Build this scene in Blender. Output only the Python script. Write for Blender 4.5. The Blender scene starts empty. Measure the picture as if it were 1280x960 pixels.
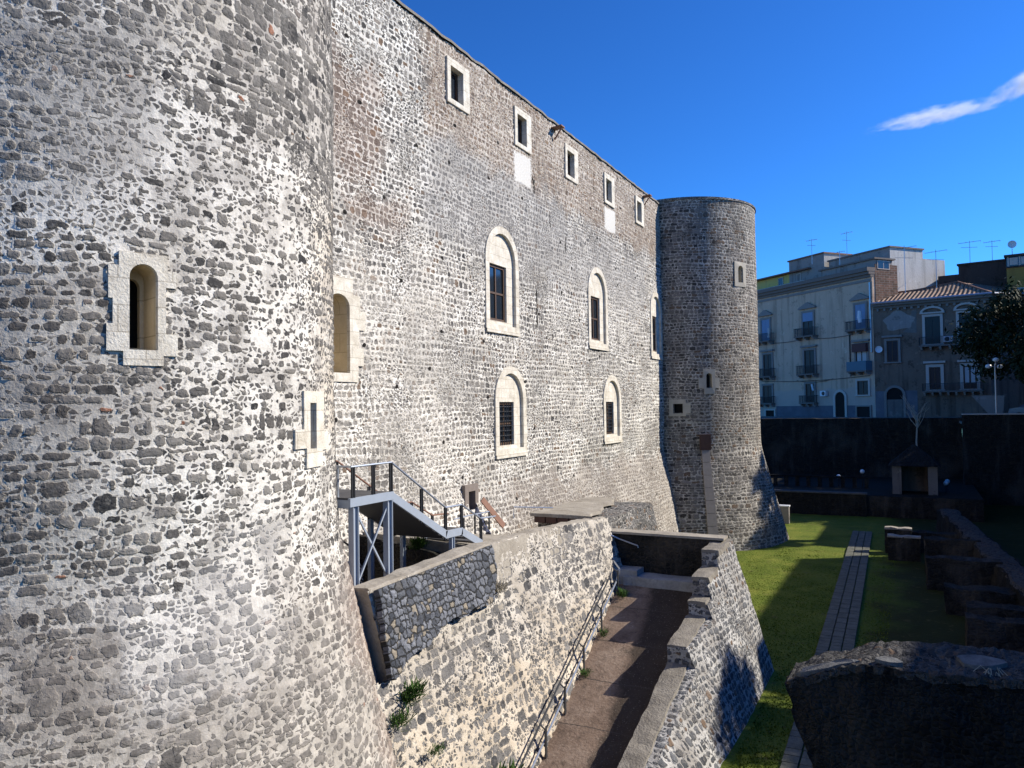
import bpy, bmesh, math, random
from mathutils import Vector, noise as mnoise
R = math.radians
random.seed(7)
SC = bpy.context.scene
COL = SC.collection
# ------------------------------------------------------------------ camera, sky, sun, exposure
from mathutils import Matrix
def make_camera():
    yaw, pitch, roll, f = R(27.6085), R(1.7411), R(-0.8338), 959.44
    fw = Vector((-math.sin(yaw)*math.cos(pitch), math.cos(yaw)*math.cos(pitch), math.sin(pitch)))
    r = Vector((math.cos(yaw), math.sin(yaw), 0)); u = r.cross(fw)
    r2 = math.cos(roll)*r + math.sin(roll)*u; u2 = r2.cross(fw)
    cd = bpy.data.cameras.new('camera'); co = bpy.data.objects.new('camera', cd); COL.objects.link(co)
    cd.sensor_fit = 'HORIZONTAL'; cd.sensor_width = 36; cd.lens = 36*f/1280
    cd.clip_start = .1; cd.clip_end = 20000
    co.matrix_world = Matrix(((r2.x, u2.x, -fw.x, 0), (r2.y, u2.y, -fw.y, 0), (r2.z, u2.z, -fw.z, 0), (0, 0, 0, 1)))
    SC.camera = co
make_camera()
SUN_AZ, SUN_EL = R(33), R(35)          # azimuth counted from +X towards +Y
W = bpy.data.worlds.new('World'); SC.world = W; W.use_nodes = True
nt = W.node_tree
bg = nt.nodes['Background']
sky = nt.nodes.new('ShaderNodeTexSky'); sky.sky_type = 'NISHITA'; sky.sun_disc = False
sky.sun_elevation = SUN_EL; sky.sun_rotation = R(90) - SUN_AZ
sky.air_density = 1.0; sky.dust_density = 0.15; sky.ozone_density = 4.0; sky.altitude = 300
gm = nt.nodes.new('ShaderNodeGamma'); gm.inputs[1].default_value = 1.3          # deep polarised blue of the photograph
nt.links.new(sky.outputs[0], gm.inputs[0]); tn = nt.nodes.new('ShaderNodeMix'); tn.data_type = 'RGBA'; tn.blend_type = 'MULTIPLY'; tn.inputs[0].default_value = 1; tn.inputs[7].default_value = (.23, .60, .98, 1)
nt.links.new(gm.outputs[0], tn.inputs[6]); nt.links.new(tn.outputs[2], bg.inputs[0]); bg.inputs[1].default_value = 0.084
sd = bpy.data.lights.new('sun', 'SUN'); sd.energy = 5.0; sd.angle = R(.5); sd.color = (1, .925, .80)
so = bpy.data.objects.new('sun', sd); COL.objects.link(so)
sv = Vector((math.cos(SUN_EL)*math.cos(SUN_AZ), math.cos(SUN_EL)*math.sin(SUN_AZ), math.sin(SUN_EL)))
so.rotation_euler = sv.to_track_quat('Z', 'Y').to_euler(); so.location = sv*60
vs = SC.view_settings; vs.view_transform = 'Standard'; vs.look = 'None'; vs.exposure = 0.5; vs.gamma = 1
SC.cycles.max_bounces = 5; SC.cycles.diffuse_bounces = 3; SC.cycles.volume_bounces = 1
SC.cycles.transparent_max_bounces = 6

# ------------------------------------------------------------------ node helper
class NG:
    def __init__(s, name):
        s.mat = bpy.data.materials.new(name); s.mat.use_nodes = True
        s.t = s.mat.node_tree; s.bsdf = s.t.nodes['Principled BSDF']; s.out = s.t.nodes['Material Output']
    def node(s, typ, ins={}, **pr):
        n = s.t.nodes.new(typ)
        for k, v in pr.items(): setattr(n, k, v)
        for k, v in ins.items(): s.set(n.inputs[k], v)
        return n
    def set(s, i, v):
        if v is None: return
        if isinstance(v, bpy.types.NodeSocket): s.t.links.new(v, i)
        else:
            if i.type == 'RGBA' and len(v) == 3: v = (*v, 1)
            i.default_value = v
    def m(s, op, a, b=None, c=None, clamp=False):
        n = s.t.nodes.new('ShaderNodeMath'); n.operation = op; n.use_clamp = clamp
        for i, v in enumerate((a, b, c)): s.set(n.inputs[i], v)
        return n.outputs[0]
    def vm(s, op, a, b=None, scale=None):
        n = s.t.nodes.new('ShaderNodeVectorMath'); n.operation = op
        s.set(n.inputs[0], a); s.set(n.inputs[1], b)
        if scale is not None: s.set(n.inputs['Scale'], scale)
        return n.outputs[0]
    def mix(s, f, a, b, blend='MIX'):
        n = s.t.nodes.new('ShaderNodeMix'); n.data_type = 'RGBA'; n.blend_type = blend; n.clamp_factor = True
        s.set(n.inputs[0], f); s.set(n.inputs[6], a); s.set(n.inputs[7], b)
        return n.outputs[2]
    def ramp(s, v, stops, interp='LINEAR'):
        n = s.t.nodes.new('ShaderNodeValToRGB'); e = n.color_ramp.elements; n.color_ramp.interpolation = interp
        while len(e) < len(stops): e.new(.5)
        for el, (p, c) in zip(e, stops): el.position = p; el.color = (*c, 1)
        s.set(n.inputs[0], v); return n.outputs[0]
    def noise(s, vec, scale, detail=3, rough=.55, dim='3D', out='Fac'):
        n = s.node('ShaderNodeTexNoise', noise_dimensions=dim)
        s.set(n.inputs['Vector'], vec); s.set(n.inputs['Scale'], scale)
        s.set(n.inputs['Detail'], detail); s.set(n.inputs['Roughness'], rough)
        return n.outputs[out]
    def vor(s, vec, scale, feature='F1', rand=1.0, dim='2D'):
        n = s.node('ShaderNodeTexVoronoi', voronoi_dimensions=dim, feature=feature)
        s.set(n.inputs['Vector'], vec); s.set(n.inputs['Scale'], scale); s.set(n.inputs['Randomness'], rand)
        return n
    def step(s, v, a, b, lo=0., hi=1.):
        n = s.node('ShaderNodeMapRange', interpolation_type='SMOOTHSTEP')
        for k, x in zip(('Value', 'From Min', 'From Max', 'To Min', 'To Max'), (v, a, b, lo, hi)): s.set(n.inputs[k], x)
        return n.outputs[0]
    def uv(s): return s.node('ShaderNodeUVMap', uv_map='UVMap').outputs[0]
    def obj(s): return s.node('ShaderNodeTexCoord').outputs['Object']
    def sep(s, v):
        n = s.node('ShaderNodeSeparateXYZ'); s.set(n.inputs[0], v); return n.outputs
    def box(s, x, z, x0, x1, z0, z1, e=.15):
        a = s.m('MULTIPLY', s.step(x, x0-e, x0+e), s.step(x, x1-e, x1+e, 1, 0))
        b = s.m('MULTIPLY', s.step(z, z0-e, z0+e), s.step(z, z1-e, z1+e, 1, 0))
        return s.m('MULTIPLY', a, b)
    def done(s, col, rough=.85, bump=None, bd=.02, bs=1.0, disp=None, metal=0, spec=.25):
        s.set(s.bsdf.inputs['Base Color'], col); s.set(s.bsdf.inputs['Roughness'], rough)
        s.set(s.bsdf.inputs['Metallic'], metal); s.set(s.bsdf.inputs['Specular IOR Level'], spec)
        if disp is not None:
            d = s.node('ShaderNodeDisplacement', {'Height': disp, 'Midlevel': 0.0, 'Scale': 1.0})
            s.t.links.new(d.outputs[0], s.out.inputs['Displacement']); s.mat.displacement_method = 'BOTH'
        elif bump is not None:
            b = s.node('ShaderNodeBump', {'Height': bump, 'Distance': bd, 'Strength': bs})
            s.t.links.new(b.outputs[0], s.bsdf.inputs['Normal'])
        return s.mat

def masonry(name, S=3.7, aspect=1.35, base=.10, zone=.12, cellv=.10, dark=(.035, .037, .043), mid=(.13, .13, .135), warm=(.17, .12, .085),
            warmfrac=.12, mort=((.30, .28, .25), (.62, .60, .56)), small=.5, relief=.035, stain=.35, disp=False, hook=None, brickfrac=0.0, seed=0.0,
            zscale=.28, warp=(.11, .09), rows=0, zt=.5, smallS=2.7, plastered=0.0, grime=.45, grimecol=(.23, .21, .19), finebump=.3, rand=.78):
    g = NG(name)
    uv0 = g.uv(); uv = g.vm('ADD', uv0, (seed, seed*1.7, 0))
    w1 = g.vm('SUBTRACT', g.noise(uv, 1.1, 2, out='Color'), (.5, .5, .5))
    w2 = g.vm('SUBTRACT', g.noise(uv, 9, 2, out='Color'), (.5, .5, .5))
    p = g.vm('ADD', uv, g.vm('ADD', g.vm('MULTIPLY', w1, (.20, .13, 0)), g.vm('MULTIPLY', w2, (*warp, 0))))
    ps = g.vm('MULTIPLY', p, (S, S*aspect, 0))
    zb = g.step(g.noise(g.vm('ADD', uv, (61, 23, 0)), .7, 4, .7), zt-.015, zt+.015)
    pb = g.vm('MULTIPLY', p, (S*1.55, S*1.5*aspect, 0))
    if rows:                                   # rough courses: wavy beds, random joints in each row, rounded stones
        q = g.sep(p)
        bed = g.m('SUBTRACT', g.noise(g.vm('MULTIPLY', uv, (.22, 1.1, 1)), 1.0, 2, .5), .5)
        vv = g.m('ADD', g.m('MULTIPLY', q[1], rows), g.m('MULTIPLY', bed, rows*.55))
        r = g.m('FLOOR', vv); fy = g.m('SUBTRACT', vv, r)
        wr = g.node('ShaderNodeTexWhiteNoise', noise_dimensions='1D'); g.set(wr.inputs['W'], r)
        w = g.m('ADD', g.m('MULTIPLY', g.m('MULTIPLY', q[0], rows/aspect), g.m('ADD', .75, g.m('MULTIPLY', wr.outputs['Value'], .6))), g.m('MULTIPLY', r, 37.7))
        va = g.node('ShaderNodeTexVoronoi', voronoi_dimensions='1D', feature='F1'); vb = g.node('ShaderNodeTexVoronoi', voronoi_dimensions='1D', feature='DISTANCE_TO_EDGE')
        for n_ in (va, vb): g.set(n_.inputs['W'], w); g.set(n_.inputs['Scale'], 1.0); g.set(n_.inputs['Randomness'], .85)
        au = g.m('MAXIMUM', g.m('SUBTRACT', .5, g.m('MINIMUM', g.m('MULTIPLY', vb.outputs['Distance'], aspect*.9), .5)), 0.0)
        av = g.m('ABSOLUTE', g.m('SUBTRACT', fy, .5))
        eA = g.m('SUBTRACT', .5, g.m('POWER', g.m('ADD', g.m('POWER', au, 2.6), g.m('POWER', av, 2.6)), 1/2.6))
        cA = va.outputs['Color']
    else:
        cA = g.vor(ps, 1.0, 'F1', rand).outputs['Color']; eA = g.vor(ps, 1.0, 'DISTANCE_TO_EDGE', rand).outputs['Distance']
    c = g.sep(g.mix(zb, cA, g.vor(pb, 1.0, 'F1', rand).outputs['Color']))
    e1 = g.sep(g.mix(zb, eA, g.vor(pb, 1.0, 'DISTANCE_TO_EDGE', rand).outputs['Distance']))[0]
    fine = g.noise(uv, 38, 3, .65); fine2 = g.noise(uv, 14, 3, .6)
    Z = g.noise(uv, zscale, 3, .55); Z2 = g.noise(g.vm('ADD', uv, (31, 7, 0)), zscale*2.3, 3, .6)
    m = g.m('ADD', base, g.m('MULTIPLY', g.m('SUBTRACT', c[0], .5), cellv*2))
    m = g.m('ADD', m, g.m('MULTIPLY', g.m('SUBTRACT', Z, .5), zone*4))
    if plastered:
        m = g.m('ADD', m, g.m('MULTIPLY', g.step(c[2], 1-plastered, 1-plastered+.02), .5))
    e = g.m('ADD', e1, g.m('MULTIPLY', g.m('SUBTRACT', fine, .5), .16))
    e = g.m('ADD', e, g.m('MULTIPLY', g.m('SUBTRACT', fine2, .5), .14))
    ctx = dict(uv=uv0, Z=Z, Z2=Z2, fine=fine, fine2=fine2, c=c)
    if hook:
        ctx.update(hook(g, ctx) or {})
        if 'madd' in ctx: m = g.m('ADD', m, ctx['madd'])
    mask = g.step(g.m('SUBTRACT', e, m), -.025, .05)
    ps2 = g.vm('MULTIPLY', p, (S*smallS, S*smallS*1.25, 0))
    v3 = g.vor(ps2, 1.0, 'F1', 1.0); c3 = g.sep(v3.outputs['Color'])
    e3 = g.m('ADD', g.vor(ps2, 1.0, 'DISTANCE_TO_EDGE', 1.0).outputs['Distance'], g.m('MULTIPLY', g.m('SUBTRACT', fine, .5), .25))
    mask2 = g.m('MULTIPLY', g.step(e3, .13, .22), g.step(g.m('ADD', c3[0], g.m('MULTIPLY', g.m('SUBTRACT', Z2, .5), 1.2)), 1-small-.02, 1-small+.02))
    # stone colour
    st = g.ramp(c[1], [(0, dark), (.4, tuple((a+b)/2 for a, b in zip(dark, mid))), (1, mid)])
    st = g.mix(g.step(c[2], 1-warmfrac, 1-warmfrac+.03), st, warm)
    if brickfrac: st = g.mix(g.step(c[0], 1-brickfrac, 1-brickfrac+.02), st, (.30, .135, .08))
    st = g.mix(.55, st, g.ramp(fine2, [(.25, (.35, .35, .36)), (.75, (1.5, 1.5, 1.48))]), 'MULTIPLY')
    st2 = g.ramp(c3[1], [(0, tuple(1.15*a for a in dark)), (1, tuple(1.1*a for a in mid))])
    mo = g.ramp(g.m('ADD', g.m('MULTIPLY', Z2, .6), g.m('MULTIPLY', fine2, .4)), [(.33, mort[0]), (.62, mort[1])])
    mo = g.mix(.6, mo, g.ramp(fine, [(.25, (.55, .54, .52)), (.7, (1.12, 1.12, 1.12))]), 'MULTIPLY')
    if 'mort' in ctx: mo = ctx['mort'](mo)
    pz = g.noise(g.vm('ADD', uv, (5, 19, 0)), .95, 4, .68)
    mo = g.mix(g.m('MULTIPLY', g.step(pz, .47, .60), grime), mo, grimecol)
    col = g.mix(mask2, mo, st2)
    col = g.mix(mask, col, st)
    pz2 = g.noise(g.vm('ADD', uv, (15, 3, 0)), 1.7, 5, .72)
    pzc = g.m('ADD', pz2, g.m('MULTIPLY', g.m('SUBTRACT', fine2, .5), .5))
    col = g.mix(g.m('MULTIPLY', g.step(pzc, .52, .62), grime*.6), col, g.mix(fine2, tuple(.6*q for q in grimecol), tuple(1.5*q for q in grimecol)))
    col = g.mix(g.m('MULTIPLY', g.m('MULTIPLY', g.step(pzc, .43, .36), grime*.8), g.m('SUBTRACT', 1.0, g.m('MULTIPLY', mask, .75))), col, mort[1])
    # weather stains, streaks
    sx = g.noise(g.vm('MULTIPLY', uv, (1.3, .22, 1)), 1.0, 4, .6)
    col = g.mix(g.m('MULTIPLY', g.step(sx, .5, .72), stain), col, (.12, .105, .09))
    col = g.mix(g.m('MULTIPLY', g.step(Z, .52, .7), stain*.8), col, (.16, .135, .11))
    if 'post' in ctx: col = ctx['post'](col)
    h = g.m('MULTIPLY', mask, g.m('MINIMUM', g.m('ADD', .5, g.m('MULTIPLY', e1, 1.6)), 1.0))
    h = g.m('ADD', g.m('MULTIPLY', h, g.m('ADD', .55, g.m('MULTIPLY', c[1], .5))), g.m('MULTIPLY', mask2, .3))
    h = g.m('ADD', h, g.m('MULTIPLY', g.m('SUBTRACT', fine, .5), finebump))
    h = g.m('ADD', h, g.m('MULTIPLY', g.m('SUBTRACT', fine2, .5), .7))
    if 'hmul' in ctx: h = g.m('MULTIPLY', h, ctx['hmul'])
    h = g.m('MULTIPLY', h, relief)
    return g.done(col, .92, bump=h if not disp else None, bd=1.0, disp=h if disp else None, spec=.15)

def stone_plain(name, a, b, scale=3., bumpd=.01, rough=.85, blocks=None, spec=.2):
    g = NG(name); o = g.obj()
    n = g.noise(o, scale, 5, .6); n2 = g.noise(o, scale*9, 3, .6)
    col = g.ramp(g.m('ADD', g.m('MULTIPLY', n, .65), g.m('MULTIPLY', n2, .35)), [(.3, a), (.68, b)])
    h = g.m('ADD', n2, n)
    if blocks:
        br = g.node('ShaderNodeTexBrick', {'Color1': (1, 1, 1), 'Color2': (.88, .87, .84), 'Mortar': (.55, .52, .48), 'Scale': 1.0, 'Mortar Size': .008, 'Brick Width': blocks[0], 'Row Height': blocks[1]})
        g.set(br.inputs['Vector'], g.uv())
        col = g.mix(.8, col, br.outputs['Color'], 'MULTIPLY')
    return g.done(col, rough, bump=h, bd=bumpd, spec=spec)
def plain(name, c, rough=.5, metal=0, var=.12, spec=.4, scale=6):
    g = NG(name); n = g.noise(g.obj(), scale, 3)
    col = g.mix(n, tuple(x*(1-var) for x in c), tuple(min(1, x*(1+var)) for x in c))
    return g.done(col, rough, metal=metal, spec=spec)

# ------------------------------------------------------------------ mesh helpers
class MB:
    def __init__(s): s.v = []; s.f = []; s.uv = None
    def add(s, vs, fs):
        o = len(s.v); s.v += [tuple(v) for v in vs]; s.f += [tuple(i+o for i in f) for f in fs]; return s
    def box(s, x0, x1, y0, y1, z0, z1, T=None):
        vs = [(x, y, z) for x in (x0, x1) for y in (y0, y1) for z in (z0, z1)]
        if T: vs = [T(*v) for v in vs]
        return s.add(vs, [(0, 1, 3, 2), (4, 6, 7, 5), (0, 4, 5, 1), (2, 3, 7, 6), (0, 2, 6, 4), (1, 5, 7, 3)])
    def bar(s, p, q, w, h=None, up=(0, 0, 1)):
        p, q = Vector(p), Vector(q); h = h or w; d = (q-p).normalized(); up = Vector(up)
        if abs(d.dot(up)) > .98: up = Vector((0, 1, 0))
        a = d.cross(up).normalized()*w/2; b = a.cross(d).normalized()*h/2
        vs = [c+i*a+j*b for c in (p, q) for i in (-1, 1) for j in (-1, 1)]
        return s.add(vs, [(0, 1, 3, 2), (4, 6, 7, 5), (0, 4, 5, 1), (2, 3, 7, 6), (0, 2, 6, 4), (1, 5, 7, 3)])
    def tube(s, pts, r, n=8, r1=None):
        pts = [Vector(p) for p in pts]; vs = []; k = len(pts)
        for i, p in enumerate(pts):
            d = (pts[min(i+1, k-1)]-pts[max(i-1, 0)]).normalized()
            up = Vector((0, 0, 1)) if abs(d.z) < .95 else Vector((1, 0, 0))
            a = d.cross(up).normalized(); b = a.cross(d)
            rr = r if r1 is None else r+(r1-r)*i/max(1, k-1)
            vs += [p+rr*(math.cos(t)*a+math.sin(t)*b) for t in [2*math.pi*j/n for j in range(n)]]
        fs = [(i*n+j, i*n+(j+1) % n, (i+1)*n+(j+1) % n, (i+1)*n+j) for i in range(k-1) for j in range(n)]
        fs += [tuple(range(n))[::-1], tuple(range((k-1)*n, k*n))]
        return s.add(vs, fs)
    def ball(s, c, r, n=10):
        m = n//2+1; vs = []; fs = []
        for i in range(m+1):
            t = math.pi*i/m
            for j in range(n):
                a = 2*math.pi*j/n; vs.append((c[0]+r*math.sin(t)*math.cos(a), c[1]+r*math.sin(t)*math.sin(a), c[2]+r*math.cos(t)))
        for i in range(m):
            for j in range(n): fs.append((i*n+j, (i+1)*n+j, (i+1)*n+(j+1) % n, i*n+(j+1) % n))
        return s.add(vs, fs)
    def lathe(s, c, prof, n=14):
        vs = []; k = len(prof)
        for r, z in prof: vs += [(c[0]+r*math.cos(2*math.pi*j/n), c[1]+r*math.sin(2*math.pi*j/n), c[2]+z) for j in range(n)]
        fs = [(i*n+j, i*n+(j+1) % n, (i+1)*n+(j+1) % n, (i+1)*n+j) for i in range(k-1) for j in range(n)]
        return s.add(vs, fs)
    def poly(s, outer, holes, d0, d1, T):          # planar polygon with holes, extruded between depths d0 (back) and d1 (front)
        bm = bmesh.new(); loops = []
        for lp in [outer]+list(holes):
            vv = [bm.verts.new((x, y, 0)) for x, y in lp]; loops.append(vv)
            for i in range(len(vv)): bm.edges.new((vv[i], vv[(i+1) % len(vv)]))
        bmesh.ops.triangle_fill(bm, use_beauty=True, edges=bm.edges[:], normal=(0, 0, 1))
        bm.verts.index_update()
        fl = [tuple(v.index for v in f.verts) for f in bm.faces]; pv = [(v.co.x, v.co.y) for v in bm.verts]
        n = len(pv); vs = [T(x, y, d1) for x, y in pv]+[T(x, y, d0) for x, y in pv]
        fs = list(fl)+[tuple(i+n for i in f[::-1]) for f in fl]; o = 0
        for vv in loops:
            k = len(vv)
            for i in range(k): a, b = o+i, o+(i+1) % k; fs.append((a, b, b+n, a+n))
            o += k
        bm.free(); return s.add(vs, fs)
    def build(s, name, mat, parent=None, smooth=False, uv='auto'):
        me = bpy.data.meshes.new(name); me.from_pydata(s.v, [], s.f); me.update()
        bm = bmesh.new(); bm.from_mesh(me); bmesh.ops.recalc_face_normals(bm, faces=bm.faces[:])
        ul = bm.loops.layers.uv.new('UVMap')
        if s.uv is not None:
            bm.verts.ensure_lookup_table()
            for f in bm.faces:
                for l in f.loops: l[ul].uv = s.uv[l.vert.index]
        else:
            for f in bm.faces:
                n = f.normal; ax = max(range(3), key=lambda i: abs(n[i])+(0.15 if i < 2 else 0))
                for l in f.loops:
                    c = l.vert.co; l[ul].uv = ((c.y, c.z), (c.x, c.z), (c.x, c.y))[ax]
        bm.to_mesh(me); bm.free()
        for m in (mat if isinstance(mat, (list, tuple)) else [mat]): me.materials.append(m)
        if smooth: me.polygons.foreach_set('use_smooth', [True]*len(me.polygons))
        o = bpy.data.objects.new(name, me); COL.objects.link(o)
        if parent is not None: o.parent = parent
        return o
def tag(o, label=None, cat=None, group=None, kind=None):
    if label: o['label'] = label
    if cat: o['category'] = cat
    if group: o['group'] = group
    if kind: o['kind'] = kind
    return o
def empty(name, loc, label, cat, group=None):
    o = bpy.data.objects.new(name, None); o.empty_display_size = .3; COL.objects.link(o)
    o.location = loc; OFF[o.name] = Vector(loc); return tag(o, label, cat, group)
OFF = {}
def part(mb, name, mat, root, smooth=False):       # parts are written in world coordinates; shift them under their root
    L = root.matrix_basis.translation.copy(); p = root
    while p.parent is not None: p = p.parent; L += p.matrix_basis.translation
    me_uv = mb.uv
    o = mb.build(name, mat, root, smooth)
    o.data.transform(Matrix.Translation(-L)); return o
def nz(p, s=1., seed=0.): return mnoise.noise(Vector((p[0]*s+seed, p[1]*s-seed, p[2]*s+seed*.7)))
def grid(fn, nu, nv, hole=None, closed=False):     # fn(i/nu, j/nv) -> (pos, uv)
    mb = MB(); uvs = []
    for j in range(nv+1):
        for i in range(nu+1):
            p, t = fn(i/nu, j/nv); mb.v.append(tuple(p)); uvs.append(t)
    for j in range(nv):
        for i in range(nu):
            a = j*(nu+1)+i
            if hole:
                u = (uvs[a][0]+uvs[a+nu+2][0])/2; v = (uvs[a][1]+uvs[a+nu+2][1])/2
                if hole(u, v): continue
            mb.f.append((a, a+1, a+nu+2, a+nu+1))
    mb.uv = uvs; return mb
def loft(secs):                                    # skin through equal-length closed cross-sections, capped
    mb = MB(); n = len(secs[0])
    for s in secs: mb.v += [tuple(p) for p in s]
    for i in range(len(secs)-1):
        for j in range(n): mb.f.append((i*n+j, i*n+(j+1) % n, (i+1)*n+(j+1) % n, (i+1)*n+j))
    mb.f += [tuple(range(n)), tuple(range((len(secs)-1)*n, len(secs)*n))[::-1]]
    return mb
def rough(mb, amp, s=2., seed=0., keep=None):
    out = []
    for v in mb.v:
        k = 1 if keep is None else keep(v)
        out.append((v[0]+k*amp*(nz(v, s, seed)+.5*nz(v, s*2.7, seed+9)), v[1]+k*amp*(nz(v, s, seed+17)+.5*nz(v, s*2.7, seed+3)), v[2]+k*amp*(nz(v, s, seed+31)+.5*nz(v, s*2.7, seed+5))))
    mb.v = out; return mb
def seg(a, b, n): return [tuple(a[k]+(b[k]-a[k])*i/n for k in range(3)) for i in range(n)]
def rough_box(x0, x1, y0, y1, z0, top, st=.25, amp=.06, seed=0., batter=0., y_axis=True):
    """ragged ruined wall along x (or y) with an uneven top; top = function of the running coordinate"""
    n = max(2, int((x1-x0)/st)); secs = []
    nzs = 6
    for i in range(n+1):
        x = x0+(x1-x0)*i/n; zt = top(x); m = (y0+y1)/2
        a, b, c, d = (x, y0-batter, z0), (x, y0, zt), (x, y1, zt), (x, y1+batter, z0)
        secs.append(seg(a, b, nzs)+seg(b, c, 3)+seg(c, d, nzs)+[d])
    mb = loft(secs); rough(mb, amp, 1.6, seed, keep=lambda v: 0 if v[2] < z0+.05 else 1)
    if not y_axis: mb.v = [(v[1], v[0], v[2]) for v in mb.v]
    return mb

G = -8.2      # moat floor
ST = -1.7     # street level around the moat
# ------------------------------------------------------------------ materials
def hook_wall(g, c):
    x, z, _ = g.sep(c['uv'])
    jit = g.m('MULTIPLY', g.m('SUBTRACT', c['Z2'], .5), 3.0)
    jit = g.m('ADD', jit, g.m('MULTIPLY', g.m('SUBTRACT', c['fine2'], .5), 1.6)); zz = g.m('ADD', z, jit); xx = g.m('ADD', x, jit)
    top = g.m('MULTIPLY', g.step(zz, 8.1, 8.9), g.step(xx, 19.0, 19.8))          # later rubble band with brick, under the eave
    grey = g.box(xx, zz, 19.5, 30.5, 5.2, 8.6, .5)                                # smooth grey rendering
    grey2 = g.box(xx, zz, 30, 41, 5.0, 7.6, .6)
    grey = g.m('MAXIMUM', grey, g.m('MULTIPLY', grey2, .8))
    brick = g.m('MAXIMUM', g.box(xx, zz, 14.4, 17.2, 6.3, 9.2, .6), g.box(xx, zz, 15.5, 18.3, 5.0, 6.0, .4))
    low = g.m('MULTIPLY', g.step(zz, -2.2, -3.2), g.step(xx, 22, 25))
    pale = g.box(xx, zz, 13.0, 21.0, -3.0, 4.0, 1.2)
    plast = g.m('MAXIMUM', g.box(g.m('ADD', x, g.m('MULTIPLY', g.m('SUBTRACT', c['fine2'], .5), .5)), g.m('ADD', z, g.m('MULTIPLY', g.m('SUBTRACT', c['Z2'], .5), .8)), 25.3, 26.75, 8.5, 9.66, .06),
                g.box(g.m('ADD', x, g.m('MULTIPLY', g.m('SUBTRACT', c['fine2'], .5), .5)), g.m('ADD', z, g.m('MULTIPLY', g.m('SUBTRACT', c['Z2'], .5), .8)), 34.75, 36.25, 8.55, 9.66, .06))
    crack = g.m('MAXIMUM', g.box(x, z, 26.95, 27.07, 8.4, 8.95, .03), g.box(x, z, 27.02, 27.14, 3.1, 4.6, .03))
    crack = g.m('MAXIMUM', crack, g.m('MAXIMUM', g.box(x, z, 28.4, 28.5, 7.35, 7.95, .03), g.box(x, z, 29.9, 30.0, 6.6, 7.2, .03)))
    pn = g.m('MULTIPLY', pale, g.step(g.noise(c['uv'], 1.2, 4, .65), .38, .58))
    dk = g.step(g.noise(g.vm('ADD', c['uv'], (77, 13, 0)), .32, 3, .6), .50, .62)
    def post(col):
        col = g.mix(g.m('MULTIPLY', pn, .42), col, g.mix(c['fine2'], (.34, .30, .25), (.80, .76, .69)))
        col = g.mix(g.m('MULTIPLY', dk, .30), col, g.mix(c['fine2'], (.09, .085, .08), (.34, .32, .29)))
        b = g.mix(g.noise(c['uv'], 22, 3), (.10, .065, .05), (.42, .33, .27))
        col = g.mix(g.m('MULTIPLY', brick, .36), col, g.mix(.5, b, (.30, .17, .11), 'MIX'))
        col = g.mix(g.m('MULTIPLY', top, .46), col, g.ramp(g.noise(c['uv'], 3.2, 5, .75), [(.36, (.12, .085, .06)), (.5, (.30, .20, .135)), (.62, (.54, .47, .37))]))
        gr = g.ramp(g.m('ADD', g.m('MULTIPLY', c['fine2'], .6), g.m('MULTIPLY', c['fine'], .4)), [(.32, (.085, .085, .09)), (.66, (.30, .29, .28))])
        col = g.mix(g.m('MULTIPLY', grey, .45), col, gr)
        lw = g.ramp(c['fine2'], [(.3, (.12, .095, .08)), (.7, (.40, .35, .30))])
        col = g.mix(g.m('MULTIPLY', low, .55), col, lw)
        hole = g.step(g.vor(g.vm('MULTIPLY', c['uv'], (1, 1.25, 0)), .36, 'F1', 1.0).outputs['Distance'], .034, .024)
        col = g.mix(hole, col, (.02, .018, .016))
        col = g.mix(plast, col, g.mix(c['fine2'], (.42, .40, .36), (.76, .74, .69)))
        col = g.mix(crack, col, (.03, .028, .025))
        return col
    hm = g.m('SUBTRACT', 1.0, g.m('MAXIMUM', g.m('MULTIPLY', grey, .45), plast))
    madd = g.m('ADD', g.m('MULTIPLY', g.step(z, 4, 9), -.03), g.m('MULTIPLY', pale, .035))
    return dict(post=post, hmul=hm, madd=madd)
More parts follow.
